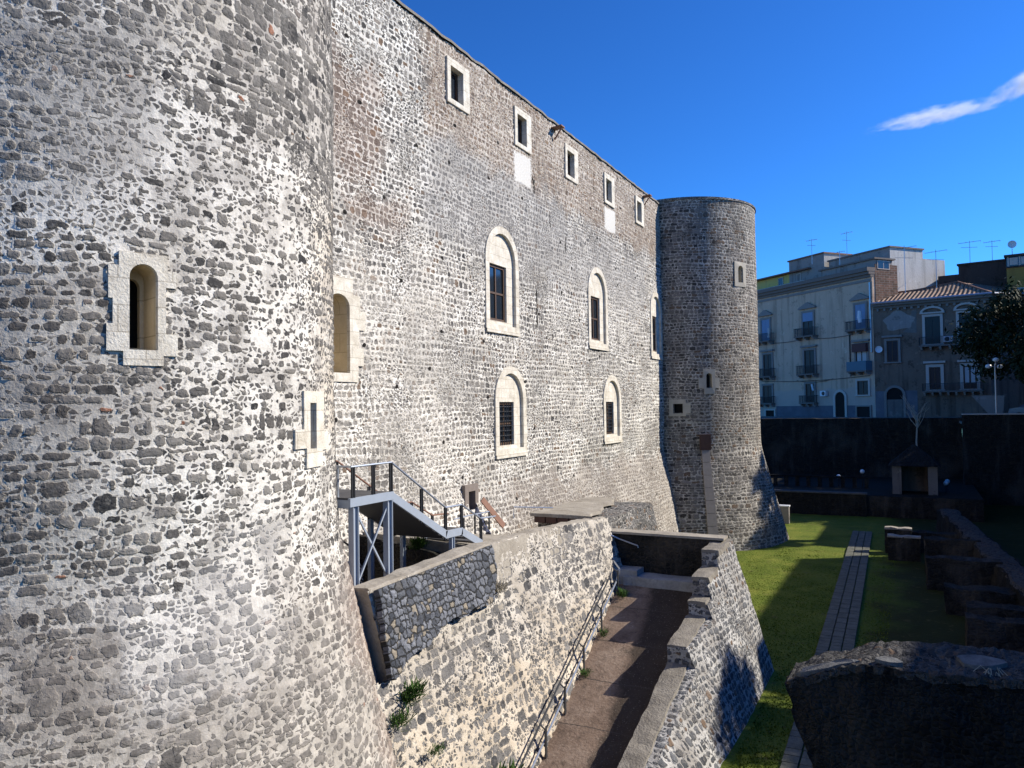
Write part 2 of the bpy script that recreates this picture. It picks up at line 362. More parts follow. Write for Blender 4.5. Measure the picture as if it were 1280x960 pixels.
def hook_tower(g, c):
    x, z, _ = g.sep(c['uv'])            # x = arc metres, z = height
    jit = g.m('MULTIPLY', g.m('SUBTRACT', c['Z2'], .5), 3.2)
    jit = g.m('ADD', jit, g.m('ADD', g.m('MULTIPLY', g.m('SUBTRACT', c['fine2'], .5), 1.5), g.m('MULTIPLY', g.m('SUBTRACT', g.noise(c['uv'], 2.6, 3, .7), .5), 2.4)))
    xx = g.m('ADD', x, jit); zz = g.m('ADD', z, jit)
    white = g.m('MAXIMUM', g.box(xx, zz, -2.6, 1.5, 2.4, 4.3, .7), g.box(xx, zz, -.9, 2.6, -2.6, 2.8, .8))
    greyp = g.box(xx, zz, -3.6, -1.6, 3.0, 5.2, .6)
    darkb = g.box(xx, zz, -.6, 3.4, 3.9, 7.5, .6)
    base = g.step(zz, -2.2, -3.4)
    blue = g.box(xx, zz, -2.0, .2, -3.6, -2.0, .5)
    tan = g.box(xx, zz, 1.8, 4.2, -.6, 3.6, .5)
    brown = g.m('MULTIPLY', g.step(xx, -1.6, -2.8), g.step(zz, 2.6, 1.2))
    def mort(mo):
        mo = g.mix(g.m('MULTIPLY', white, .5), mo, (.80, .775, .72))
        mo = g.mix(g.m('MULTIPLY', tan, .5), mo, (.52, .43, .32))
        mo = g.mix(g.m('MULTIPLY', darkb, .4), mo, (.36, .34, .32))
        return mo
    def post(col):
        gp = g.ramp(c['fine2'], [(.3, (.14, .135, .13)), (.7, (.34, .32, .29))])
        col = g.mix(g.m('MULTIPLY', greyp, .55), col, gp)
        bs = g.ramp(g.noise(c['uv'], 4.5, 4, .7), [(.34, (.11, .105, .10)), (.5, (.24, .22, .20)), (.66, (.40, .36, .32))])
        col = g.mix(g.m('MULTIPLY', base, .42), col, bs)
        pk = g.m('MULTIPLY', base, g.step(xx, 1.2, 3.4))
        col = g.mix(g.m('MULTIPLY', pk, .35), col, (.36, .24, .18))
        col = g.mix(g.m('MULTIPLY', blue, .22), col, (.55, .55, .55))
        col = g.mix(g.m('MULTIPLY', brown, .25), col, (.13, .11, .095))
        return col
    madd = g.m('ADD', g.m('MULTIPLY', white, .13), g.m('MULTIPLY', darkb, -.11))
    madd = g.m('ADD', madd, g.m('MULTIPLY', base, -.02))
    hm = g.m('SUBTRACT', 1.0, g.m('MULTIPLY', base, .15))
    return dict(post=post, madd=madd, mort=mort, hmul=hm)
M = {}
M['wall'] = masonry('castle_rubble', S=4.6, aspect=1.3, rows=5.6, zt=.54, rand=.78, base=.165, zone=.12, warp=(.10, .08), cellv=.09, small=.30, relief=.04, stain=.22, disp=True, hook=hook_wall, grime=.28,
                    mort=((.60, .56, .49), (.95, .92, .85)), dark=(.045, .045, .046), mid=(.31, .29, .265), warmfrac=.10)
M['tower'] = masonry('near_tower_rubble', S=5.0, aspect=1.45, rows=6.7, zt=.57, base=.135, zone=.11, cellv=.15, small=.55, rand=.75, warp=(.10, .07), relief=.022, stain=.2, disp=True, hook=hook_tower, grime=.5, finebump=.2, seed=11.3,
                     mort=((.40, .365, .31), (.80, .76, .68)), dark=(.034, .034, .035), mid=(.22, .205, .185), warmfrac=.18, brickfrac=.02, smallS=2.4, plastered=.25)
M['fartower'] = masonry('far_tower_rubble', S=5.0, aspect=1.6, rows=5.5, zt=.62, base=.12, zone=.10, grime=.55, rand=.7, cellv=.10, small=.4, relief=.05, stain=.4, seed=41.,
                        mort=((.42, .39, .335), (.68, .635, .56)), dark=(.05, .047, .044), mid=(.27, .25, .225), warmfrac=.12)
def hook_bast(g, c):
    x, z, _ = g.sep(c['uv'])
    jit = g.m('MULTIPLY', g.m('SUBTRACT', c['Z2'], .5), 3.0)
    tan = g.m('MULTIPLY', g.step(g.m('ADD', z, jit), -4.4, -6.6), .5)
    far = g.step(g.m('ADD', x, jit), 17.0, 21)
    def mort(mo): return g.mix(g.m('MULTIPLY', tan, .75), mo, g.ramp(c['Z2'], [(.35, (.50, .36, .20)), (.65, (.66, .53, .36))]))
    return dict(mort=mort, madd=g.m('MULTIPLY', far, -.03))
M['bastion'] = masonry('bastion_rubble', S=4.2, rand=.75, aspect=1.4, rows=4.6, zt=.56, warp=(.08, .06), base=.19, zone=.06, cellv=.22, small=.5, relief=.04, stain=.16, seed=23., disp=True, hook=hook_bast, grime=.4, grimecol=(.34, .30, .25),
                       mort=((.42, .385, .33), (.70, .65, .57)), dark=(.055, .056, .06), mid=(.23, .22, .21), warm=(.3, .2, .12), warmfrac=.2, plastered=.2, smallS=2.6)
M['repair'] = masonry('dark_lava_masonry', S=4.6, aspect=1.2, base=.065, grime=0, rand=.6, zone=.0, cellv=.02, small=0., relief=.05, stain=.05, seed=5.,
                      mort=((.02, .02, .02), (.06, .06, .06)), dark=(.05, .055, .066), mid=(.20, .21, .235), warm=(.27, .235, .185), warmfrac=.12)
M['ramp'] = masonry('ramp_wall_rubble', S=5.5, rows=5.6, zt=.56, grime=.65, aspect=1.3, base=.19, zone=.07, cellv=.14, small=.35, relief=.06, stain=.2, seed=77.,
                    mort=((.36, .35, .33), (.58, .57, .55)), dark=(.045, .05, .058), mid=(.16, .165, .175), warmfrac=.1)
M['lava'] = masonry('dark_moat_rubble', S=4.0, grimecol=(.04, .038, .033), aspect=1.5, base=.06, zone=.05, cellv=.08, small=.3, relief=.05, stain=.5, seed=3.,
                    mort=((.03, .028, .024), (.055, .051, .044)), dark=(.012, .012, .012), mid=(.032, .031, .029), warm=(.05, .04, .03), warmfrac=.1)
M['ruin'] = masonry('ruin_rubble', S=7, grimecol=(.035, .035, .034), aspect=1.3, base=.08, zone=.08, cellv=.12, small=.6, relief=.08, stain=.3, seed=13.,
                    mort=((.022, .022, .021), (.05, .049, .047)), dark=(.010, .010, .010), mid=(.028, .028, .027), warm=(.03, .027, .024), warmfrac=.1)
M['ruintop'] = masonry('broken_ruin_top', S=8, aspect=1.0, base=.09, zone=.08, cellv=.14, small=.7, relief=.10, stain=.2, seed=19., grimecol=(.10, .10, .095), finebump=.6,
                    mort=((.09, .088, .082), (.20, .195, .185)), dark=(.025, .025, .026), mid=(.14, .135, .13), warmfrac=.1)
M['block'] = masonry('platform_rubble', S=4.2, aspect=1.3, base=.09, zone=.05, cellv=.10, small=.4, relief=.05, stain=.3, seed=53.,
                     mort=((.34, .32, .29), (.55, .52, .48)), dark=(.05, .05, .05), mid=(.19, .185, .175), warmfrac=.15)
M['lime'] = stone_plain('pale_limestone', (.46, .41, .33), (.82, .78, .69), 3.2, .014, blocks=(.62, .34))
M['lime_dull'] = stone_plain('dull_limestone', (.36, .33, .27), (.52, .48, .40), 2.5, .01)
M['cream'] = stone_plain('cream_reveal_stone', (.52, .42, .27), (.70, .60, .42), 2., .006, blocks=(.7, .5))
M['concrete'] = stone_plain('weathered_concrete', (.20, .175, .14), (.40, .365, .31), 1.6, .02)
M['coping'] = stone_plain('dark_worn_coping', (.13, .115, .095), (.29, .265, .225), 2.2, .03)
M['slab'] = stone_plain('grey_stone_slab', (.20, .205, .21), (.42, .42, .42), 1.8, .02)
M['walltop'] = stone_plain('dim_rubble_top', (.05, .05, .048), (.17, .165, .155), 2.6, .05)
M['caps'] = stone_plain('old_mortar_cap', (.08, .08, .08), (.24, .24, .23), 4.5, .04)
def mat_rampfloor():
    g = NG('ramp_concrete'); o = g.obj(); x, y, z = g.sep(o)
    n = g.noise(o, 1.4, 6, .65); n2 = g.noise(o, 14, 4, .6)
    col = g.ramp(g.m('ADD', g.m('MULTIPLY', n, .7), g.m('MULTIPLY', n2, .3)), [(.30, (.085, .058, .043)), (.5, (.20, .142, .105)), (.70, (.31, .24, .185))])
    damp_shade = g.step(g.m('ADD', g.m('ADD', x, g.m('MULTIPLY', g.m('SUBTRACT', y, 15.5), .11)), g.m('MULTIPLY', g.m('SUBTRACT', n, .5), .9)), -6.55, -6.25)      # moss and damp along the outer wall, plus the coping shadow painted in below
    col = g.mix(g.m('MULTIPLY', damp_shade, .85), col, (.026, .02, .015))
    spk = g.step(g.noise(o, 26, 3, .6), .62, .70)
    col = g.mix(g.m('MULTIPLY', spk, .5), col, (.42, .37, .30))
    blot = g.step(g.noise(o, 3.1, 6, .75), .55, .63)
    col = g.mix(g.m('MULTIPLY', blot, .5), col, (.06, .045, .036))
    jo = g.m('ABSOLUTE', g.m('SUBTRACT', g.m('FRACT', g.m('MULTIPLY', g.m('ADD', y, g.m('MULTIPLY', n, .15)), .62)), .5))
    col = g.mix(g.step(jo, .014, .006), col, (.07, .055, .045))
    return g.done(col, .9, bump=g.m('ADD', n2, n), bd=.02)
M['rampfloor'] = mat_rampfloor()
M['steel'] = plain('painted_grey_steel', (.30, .34, .40), .45, .0, .1)
M['iron'] = plain('dark_iron', (.035, .037, .042), .5, .3)
M['rail'] = plain('galvanised_rail', (.42, .46, .52), .35, .7, .08)
M['tread'] = plain('dark_steel_tread', (.07, .07, .075), .6, .2)
M['wood'] = plain('brown_window_wood', (.085, .05, .03), .55, 0, .25)
M['board'] = plain('reddish_brown_board', (.20, .10, .065), .7, 0, .25)
M['rust'] = plain('rusty_brown_iron', (.10, .055, .042), .8, .1, .3)
def mat_glass(name, c, rough=.06):
    g = NG(name); n = g.noise(g.obj(), 2, 2)
    return g.done(g.mix(n, c, tuple(x*1.4 for x in c)), rough, spec=.8)
M['glass'] = mat_glass('dark_window_glass', (.012, .016, .022)); M['housepane'] = mat_glass('house_window_glass', (.02, .022, .028), .35); M['housepane'].node_tree.nodes['Principled BSDF'].inputs['Specular IOR Level'].default_value = .25
M['void'] = plain('dark_interior', (.012, .011, .010), .9)
def mat_grass(name, a, b, c, soil=False):
    g = NG(name); o = g.obj(); n = g.noise(o, .5, 4, .6); n2 = g.noise(o, 9, 4, .7)
    col = g.ramp(g.m('ADD', g.m('MULTIPLY', n, .55), g.m('MULTIPLY', n2, .45)), [(.3, a), (.5, b), (.68, c)])
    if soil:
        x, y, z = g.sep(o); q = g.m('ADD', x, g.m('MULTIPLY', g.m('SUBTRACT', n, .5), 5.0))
        col = g.mix(g.m('MULTIPLY', g.step(q, -2.4, -.2), .85), col, (.018, .019, .008))  # bare soil tone, with the deep shade right of the path painted in
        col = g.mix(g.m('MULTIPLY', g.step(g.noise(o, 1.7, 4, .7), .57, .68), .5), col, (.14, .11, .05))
    return g.done(col, .9, bump=n2, bd=.08, spec=.1)
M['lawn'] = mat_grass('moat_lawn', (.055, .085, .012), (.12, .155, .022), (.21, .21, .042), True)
M['blade'] = mat_grass('grass_blades', (.06, .105, .012), (.125, .175, .02), (.22, .235, .045))
M['leaf'] = mat_grass('weed_leaves', (.03, .07, .015), (.06, .12, .025), (.10, .16, .04))
M['drygrass'] = plain('dry_stems', (.42, .38, .30), .8)
M['paver'] = stone_plain('path_pavers', (.075, .08, .062), (.18, .178, .145), 2.2, .02)
M['asphalt'] = stone_plain('street_paving', (.15, .14, .125), (.22, .21, .19), 1.2, .01)
M['soil'] = stone_plain('dark_soil', (.012, .012, .009), (.03, .027, .02), 1.5, .05)
def mat_facade(name, a, b, stain, low=None):
    g = NG(name); o = g.obj(); x, y, z = g.sep(o)
    n = g.noise(o, .35, 5, .65); n2 = g.noise(o, 5, 4, .6); st = g.noise(g.vm('MULTIPLY', o, (1.2, 1.2, .12)), 1.0, 4, .6)
    col = g.mix(g.m('ADD', g.m('MULTIPLY', n, .7), g.m('MULTIPLY', n2, .3)), a, b)
    col = g.mix(g.m('MULTIPLY', g.step(st, .48, .68), .6), col, stain)
    pl = g.noise(g.vm('ADD', o, (3, 5, 9)), .8, 6, .78)
    col = g.mix(g.m('MULTIPLY', g.step(pl, .585, .60), .55), col, stain)
    col = g.mix(g.m('MULTIPLY', g.step(pl, .40, .385), .35), col, tuple(min(.8, 1.35*q) for q in b))
    if low: col = g.mix(g.m('MULTIPLY', g.step(g.m('ADD', z, g.m('MULTIPLY', n, 1.5)), 4.3, 3.9), .8), col, low)
    return g.done(col, .9, bump=n2, bd=.02, spec=.1)
M['facA'] = mat_facade('greyish_pink_plaster', (.54, .385, .27), (.68, .505, .38), (.32, .225, .165), (.50, .41, .35))
M['facB'] = mat_facade('blackened_plaster', (.12, .086, .064), (.30, .225, .175), (.055, .042, .034))
M['facBside'] = mat_facade('side_plaster', (.12, .11, .10), (.26, .24, .22), (.06, .055, .05))
M['whitewall'] = mat_facade('pale_grey_render', (.50, .48, .45), (.66, .64, .60), (.36, .34, .31))
M['shadewall'] = mat_facade('worn_grey_render', (.26, .23, .21), (.38, .34, .31), (.15, .13, .12))
M['lightwall'] = mat_facade('light_render', (.42, .40, .36), (.58, .55, .50), (.30, .28, .25))
M['yellow'] = mat_facade('yellow_render', (.62, .46, .14), (.72, .56, .20), (.5, .4, .18))
M['ochre'] = mat_facade('ochre_render', (.36, .20, .05), (.46, .27, .08), (.25, .14, .05))
M['darkblock'] = mat_facade('dark_brown_render', (.055, .04, .035), (.10, .075, .065), (.03, .024, .02))
M['apart'] = mat_facade('beige_apartment_render', (.35, .31, .25), (.45, .40, .33), (.25, .22, .18))
M['trim'] = plain('pale_window_trim', (.56, .49, .43), .8, 0, .15)
M['trimdull'] = plain('dull_window_trim', (.26, .235, .215), .85, 0, .2)
M['cornice'] = plain('grey_cornice', (.19, .16, .14), .9, 0, .25)
M['blueshut'] = plain('blue_shutter', (.20, .29, .44), .6, 0, .12)
M['green'] = plain('dark_green_shutter', (.03, .05, .05), .6)
M['curtain'] = plain('pale_curtain', (.5, .5, .5), .8)
M['teal'] = plain('blue_green_awning_panel', (.10, .18, .23), .7)
M['maroon'] = plain('maroon_blind', (.11, .04, .035), .7)
M['white'] = plain('white_enamel', (.75, .76, .78), .4)
M['globe'] = plain('white_globe', (.85, .85, .85), .3)
M['carp'] = plain('blue_grey_car_paint', (.16, .19, .26), .25, .3); M['carw'] = plain('silver_car_paint', (.5, .52, .55), .3, .4)
M['rubber'] = plain('black_rubber', (.02, .02, .02), .8)
M['bark'] = stone_plain('bark', (.06, .045, .03), (.14, .11, .08), 5, .03); M['palebark'] = stone_plain('pale_bark', (.34, .30, .25), (.5, .46, .4), 5, .01)
def mat_foliage():
    g = NG('tree_foliage'); n = g.noise(g.obj(), .6, 3); n2 = g.noise(g.obj(), 7, 2)
    col = g.ramp(g.m('ADD', g.m('MULTIPLY', n, .5), g.m('MULTIPLY', n2, .5)), [(.3, (.008, .014, .005)), (.55, (.018, .030, .009)), (.72, (.045, .06, .02))])
    return g.done(col, .7, spec=.2)
M['foliage'] = mat_foliage()
def mat_tiles():
    g = NG('terracotta_tiles'); u, v, _ = g.sep(g.uv())
    w = g.m('SINE', g.m('MULTIPLY', u, 2*math.pi/.44)); r = g.m('FRACT', g.m('MULTIPLY', v, 2.2))
    n = g.noise(g.uv(), 3.5, 4, .7)
    col = g.ramp(n, [(.3, (.16, .085, .06)), (.5, (.36, .24, .17)), (.7, (.50, .40, .31))])
    col = g.mix(g.step(r, .10, .02), col, (.08, .05, .04)); col = g.mix(g.step(w, -.55, -.9), col, (.07, .045, .035))
    return g.done(col, .85, bump=g.m('ADD', w, g.m('MULTIPLY', r, .5)), bd=.09)
M['tiles'] = mat_tiles()
def mat_brick():
    g = NG('brown_brickwork')
    br = g.node('ShaderNodeTexBrick', {'Color1': (.22, .12, .085), 'Color2': (.12, .075, .055), 'Mortar': (.25, .20, .17), 'Scale': 1.0, 'Mortar Size': .03, 'Brick Width': .6, 'Row Height': .26})
    g.set(br.inputs['Vector'], g.uv()); n = g.noise(g.obj(), 1.5, 4)
    return g.done(g.mix(.7, br.outputs['Color'], g.ramp(n, [(.3, (.5, .5, .5)), (.7, (1.3, 1.3, 1.3))]), 'MULTIPLY'), .9, bump=br.outputs['Fac'], bd=-.03)
M['brick'] = mat_brick()

# ------------------------------------------------------------------ the setting: ground, moat, street
def struct(mb, name, mat, smooth=False): return tag(mb.build(name, mat, None, smooth), kind='structure')
def lawn_fn(u, v):
    x = -13+27*u; y = 1+76*v
    return (x, y, G+.05*nz((x, y, 0), .35)+.02*nz((x, y, 3), 1.3)), (x, y)
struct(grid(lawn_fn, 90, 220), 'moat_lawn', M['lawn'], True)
mb = MB()
B = 4000
for x0, x1, y0, y1 in ((-B, B, 77, B), (-B, B, -B, 1), (14, B, 1, 77), (-B, -42, 1, 77)):
    mb.add([(x0, y0, ST), (x1, y0, ST), (x1, y1, ST), (x0, y1, ST)], [(0, 1, 2, 3)])
struct(mb, 'street', M['asphalt'])
mb = MB(); mb.add([(-42, 1, G-.3), (-12, 1, G-.3), (-12, 77, G-.3), (-42, 77, G-.3)], [(0, 1, 2, 3)]); struct(mb, 'ground', M['soil'])
# paved path: two rows of slabs with a joint between, slab by slab in one sheet
mb = MB(); y = 13.0; k = 0
while y < 53:
    dy = .34+.05*random.random(); c = -2.25-.022*(y-15)
    for s, (a, b) in enumerate(((-.56, -.20), (-.17, .18), (.21, .56))):
        h = G+.085+.012*random.random(); j = .012
        mb.box(c+a+j*random.random(), c+b-j*random.random(), y+.012, y+dy-.012, G-.05, h)
    y += dy
tag(mb.build('path', M['paver']), kind='structure')
# grass blades on the lawn, uncountable
mb = MB()
for _ in range(60000):
    x = random.uniform(-9.5, -1.0); y = 16+30*random.random()**1.8
    if x < -3.9 and y < 25.1: continue
    if abs(x-(-2.25-.022*(y-15))) < .60: continue
    if (x+13)**2+(y-48.6)**2 < 6.4**2: continue
    h = random.uniform(.03, .075)*(1-.6*(y-16)/30); a = random.uniform(0, 6.28); w = .016+.0004*y
    dx, dy = math.cos(a)*w, math.sin(a)*w; lx, ly = random.uniform(-.05, .05), random.uniform(-.05, .05)
    z = G+.05*nz((x, y, 0), .35)-.01
    mb.add([(x-dx, y-dy, z), (x+dx, y+dy, z), (x+lx, y+ly, z+h)], [(0, 1, 2)])
tag(mb.build('grass', M['blade']), kind='stuff')

# ------------------------------------------------------------------ castle
def arch(a0, a1, zb, zt, n=14, rise=None):
    r = (a1-a0)/2; zs = zt-(rise or r); c = (a0+a1)/2
    pts = [(a0, zb), (a1, zb)]
    for i in range(n+1):
        t = math.pi*i/n; pts.append((c+r*math.cos(t), zs+(rise or r)*math.sin(t)))
    return pts
def rect(a0, a1, z0, z1): return [(a0, z0), (a1, z0), (a1, z1), (a0, z1)]
WX = -13.0
def wx(z): return WX+.25*max(0., -2.6-z)
def TW(a, b, c): return (WX+c, a, b)
holes_w = []
A_WIN = [(22.95, 25.45), (32.40, 34.85), (41.72, 43.9)]
B_WIN = [(23.52, 25.93), (34.10, 36.55)]
U_WIN = [20.62+4.705*k for k in range(5)]
for a, b in A_WIN: holes_w.append((a+.1, b-.1, 2.72, 6.4))
for a, b in B_WIN: holes_w.append((a+.1, b-.1, -1.72, 1.42))
for a in U_WIN: holes_w.append((a+.08, a+1.3, 9.93, 11.22))
holes_w += [(14.75, 15.85, .9, 3.05), (21.45, 21.95, -3.3, -2.72)]
def wall_hole(u, v):
    for a, b, c, d in holes_w:
        if a < u < b and c < v < d:
            r = (b-a)/2
            if d-c > 3 and v > d-r and math.hypot(u-(a+b)/2, v-(d-r)) > r: continue
            return True
    return False
WTOP = 11.8
def wall_fn(u, v):
    y = 12.6+31.9*u; z = G-.1+(WTOP-G+.1)*v
    t = WTOP+.05*nz((y, 0, 0), 1.5)
    z = min(z, t) if v < 1 else t
    x = wx(z)+.03*nz((0, y, z), .5)
    return (x, y, z), (y, z)
castle = empty('castle_wall', (-13, 28, G), 'long four storey rubble castle wall with arched white windows between the two round towers', 'castle wall')
part(grid(wall_fn, 520, 330, wall_hole), 'rubble_face', M['wall'], castle)
mb = MB()                                                            # wall head and the body behind the face
n = 120; pts = [(12.6+31.9*i/n) for i in range(n+1)]
for y in pts:
    t = WTOP+.05*nz((y, 0, 0), 1.5)
    mb.v += [(WX+.05+.03*nz((y, 3, 1), 2), y, t+.015), (WX+.05+.03*nz((y, 3, 1), 2), y, t+.10), (WX-.9, y, t+.2), (WX-1.8, y, t+.1), (WX-1.8, y, t-.6)]
for i in range(n):
    for j in range(4): a = i*5+j; mb.f.append((a, a+1, a+6, a+5))
part(mb, 'wall_head', M['coping'], castle)
mb = MB(); mb.box(-41, -14.4, 9, 48, G, 11.2); part(mb, 'castle_body', M['fartower'], castle)

def sash(mb, a0, a1, z0, z1, T, d, w=.07, mull=(1, 1), th=.06):
    mb.poly(rect(a0, a1, z0, z1), [rect(a0+w, a1-w, z0+w, z1-w)], d-th, d, T)
    nx, nzz = mull
    for i in range(1, nx+1):
        c = a0+(a1-a0)*i/(nx+1); mb.poly(rect(c-w/2.4, c+w/2.4, z0+w, z1-w), [], d-th, d-.012, T)
    for i in range(1, nzz+1):
        c = z0+(z1-z0)*i/(nzz+1); mb.poly(rect(a0+w, a1-w, c-w/2.4, c+w/2.4), [], d-th, d-.018, T)
def arched_window(a0, a1, zb, zt, op, ring, grille=False, lab=None):
    m = MB(); ins = arch(a0+ring, a1-ring, zb+.30, zt-ring)
    m.poly(arch(a0, a1, zb, zt), [ins], -.30, .045, TW)
    m.box(a0-.0, a1+.0, .02, .075, zb-.01, zb+.12, lambda a, c, b: TW(a, b, c))
    w = part(m, 'window', M['lime'], castle)
    if lab: w['label'] = lab
    m = MB(); m.poly(arch(a0+ring-.03, a1-ring+.03, zb+.27, zt-ring+.03), [rect(*op)], -.25, -.075, TW); part(m, 'blind_panel', M['lime'], w)
    m = MB(); sash(m, op[0]+.012, op[1]-.012, op[2]+.012, op[3]-.012, TW, -.15, .085, (1, 1)); part(m, 'sash', M['wood'], w)
    m = MB(); m.poly(rect(op[0], op[1], op[2], op[3]), [], -.215, -.20, TW); part(m, 'pane', M['glass'], w)
    if grille:
        m = MB(); k = 7
        for i in range(1, k): c = op[0]+(op[1]-op[0])*i/k; m.tube([TW(c, op[2], -.10), TW(c, op[3], -.10)], .014, 6)
        for i in range(1, 9): c = op[2]+(op[3]-op[2])*i/9; m.tube([TW(op[0], c, -.115), TW(op[1], c, -.115)], .014, 6)
        part(m, 'grille', M['iron'], w)
for i, (a, b) in enumerate(A_WIN):
    arched_window(a, b, 2.64, 6.5, (a+.40, b-.78, 3.08, 5.1), .26, lab='arched white stone window with brown casement, upper row')
for a, b in B_WIN:
    arched_window(a, b, -1.79, 1.5, (a+.36, b-.82, -1.36, .2), .26, True, 'arched white stone window with iron grille, lower row')
for a in U_WIN:
    m = MB(); op = rect(a+.20, a+.98, 10.0, 11.08)
    m.poly(rect(a, a+1.38, 9.84, 11.32), [op], -.30, .05, TW); w = part(m, 'window', M['lime'], castle); w['label'] = 'small square window under the eave'
    m = MB(); sash(m, a+.21, a+.97, 10.01, 11.07, TW, -.16, .07, (0, 0)); part(m, 'sash', M['wood'], w)
    m = MB(); m.poly(op, [], -.29, -.21, TW); part(m, 'pane', M['glass'], w)
# tall splayed window beside the near tower, toothed stone surround
m = MB(); tooth = [(14.55, .72), (16.05, .72), (16.05, 1.15), (16.28, 1.15), (16.28, 1.62), (16.1, 1.62), (16.1, 2.1), (16.36, 2.1), (16.36, 2.6), (16.15, 2.6), (16.15, 3.0), (15.85, 3.0), (15.85, 3.42), (14.8, 3.42), (14.8, 3.0), (14.4, 3.0), (14.4, 1.2), (14.55, 1.2)]
m.poly(tooth, [arch(14.9, 15.72, .95, 2.98, rise=.33)], -.06, .04, TW); w = part(m, 'window', M['lime'], castle); w['label'] = 'tall narrow window with toothed cream surround'
m = MB(); lo = arch(14.9, 15.72, .95, 2.98, rise=.33)
m.poly(arch(14.84, 15.78, .9, 3.04, rise=.36), [lo], -1.1, -.062, TW); part(m, 'reveal', M['cream'], w)
m = MB(); m.poly(lo, [], -1.12, -1.05, TW); part(m, 'pane', M['void'], w)
# little doorway with lintel, leaning board
m = MB(); m.poly(rect(21.25, 22.1, -3.55, -2.5), [rect(21.48, 21.9, -3.5, -2.72)], -.3, .13, TW); w = part(m, 'doorway', M['cornice'], castle)
m = MB(); m.poly(rect(21.4, 22.0, -3.5, -2.7), [], -.3, -.2, TW); part(m, 'door_leaf', M['void'], w)
# terracotta rain spouts at the wall head
for yy in (28.9, 40.9):
    m = MB(); m.bar((-13.1, yy, 11.55), (-12.55, yy, 11.60), .36, .05); m.bar((-12.95, yy, 11.1), (-12.62, yy, 11.55), .05, .05)
    sp = part(m, 'rain_spout', M['board'], castle)
m = MB(); m.bar((-12.65, 21.95, -3.0), (-12.2, 22.6, -3.95), .22, .04, (1, 0, 0))
tag(m.build('leaning_board', M['board']), 'reddish brown board leaning under the small dark doorway at the castle wall', 'board')

# --- round towers
TR = 4.58
def tr(z, zb=-2.3): return TR+.265*max(0., zb-z)+.0
def tower_fn(cy, a0, a1, z0, z1, zb):
    def fn(u, v):
        th = R(a0+(a1-a0)*u); z = z0+(z1-z0)*v; k = zb-z
        sm = .265*(math.sqrt(k*k+.14)+k)/2
        r = TR+sm+.03*nz((math.cos(th)*4, math.sin(th)*4+cy, z), .6)
        return (WX+r*math.cos(th), cy+r*math.sin(th), z), (th*TR, z)
    return fn
NT = 8.09; FT = 48.6
def TT(cy, deg):
    def T(a, b, c):
        th = R(deg)+a/TR; r = TR+c
        return (WX+r*math.cos(th), cy+r*math.sin(th), b)
    return T
def tower_hole(hs):
    def h(u, v): return any(a < u < b and c < v < d for a, b, c, d in hs)
    return h
near = empty('round_tower', (WX, NT, G), 'huge near round tower of pale mortared rubble filling the left of the view', 'tower')
na1, na2 = R(-20.4)*TR, R(18.3)*TR
hs = [(na1-.21, na1+.21, .78, 1.93), (na2-.2, na2+.12, -.68, .16)]
part(grid(tower_fn(NT, -62, 64, G, 8.0, -2.1), 400, 640, tower_hole(hs)), 'rubble_face', M['tower'], near, True)
m = grid(tower_fn(NT, -62, 64, 7.95, 12.2, -2.1), 60, 30); part(m, 'tower_top', M['tower'], near, True)
m = grid(tower_fn(NT, 64, 298, G, 12.2, -2.1), 60, 60); part(m, 'back_face', M['fartower'], near, True)
m = MB(); m.lathe((WX, NT, 0), [(TR-.02, 12.15), (.01, 12.4)], 48); part(m, 'roof', M['concrete'], near)
T = TT(NT, -20.4)
m = MB(); sur = [(-.24, .60), (.24, .60), (.24, .73), (.42, .73), (.42, 1.02), (.27, 1.02), (.27, 1.62), (.40, 1.62), (.40, 1.84), (.29, 1.84), (.29, 2.04), (-.29, 2.04), (-.29, 1.86), (-.41, 1.86), (-.41, 1.44), (-.36, 1.44), (-.36, 1.12), (-.43, 1.12), (-.43, .78), (-.24, .78)]
lo = arch(-.17, .17, .80, 1.90)
m.poly(sur, [lo], -.05, .035, T); w = part(m, 'window', M['lime'], near); w['label'] = 'arched slit window in pale block surround'
m = MB(); m.poly(arch(-.22, .22, .74, 1.96), [lo], -.50, -.052, T); part(m, 'reveal', M['cream'], w)
m = MB(); m.poly(arch(-.20, .20, .77, 1.93), [arch(-.115, .115, .86, 1.78)], -.60, -.502, T); part(m, 'inner_frame', M['cream'], w)
m = MB(); m.poly(arch(-.21, .21, .76, 1.94), [], -.85, -.80, T); part(m, 'pane', M['void'], w)
T = TT(NT, 18.3)
m = MB(); sur = [(-.28, -.92), (.34, -.92), (.34, -.66), (.66, -.66), (.66, -.36), (.42, -.36), (.42, .31), (-.36, .31), (-.36, -.30), (-.62, -.30), (-.62, -.60), (-.28, -.60)]
m.poly(sur, [rect(-.16, .07, -.62, .12)], -.05, .05, T); w = part(m, 'window', M['lime'], near); w['label'] = 'narrow arrow slit in pale blocks'
m = MB(); m.poly(rect(-.22, .14, -.7, .2), [rect(-.16, .07, -.62, .12)], -.5, -.052, T); part(m, 'reveal', M['lime_dull'], w)
m = MB(); m.poly(rect(-.22, .14, -.7, .2), [], -.56, -.502, T); part(m, 'pane', M['lime_dull'], w)

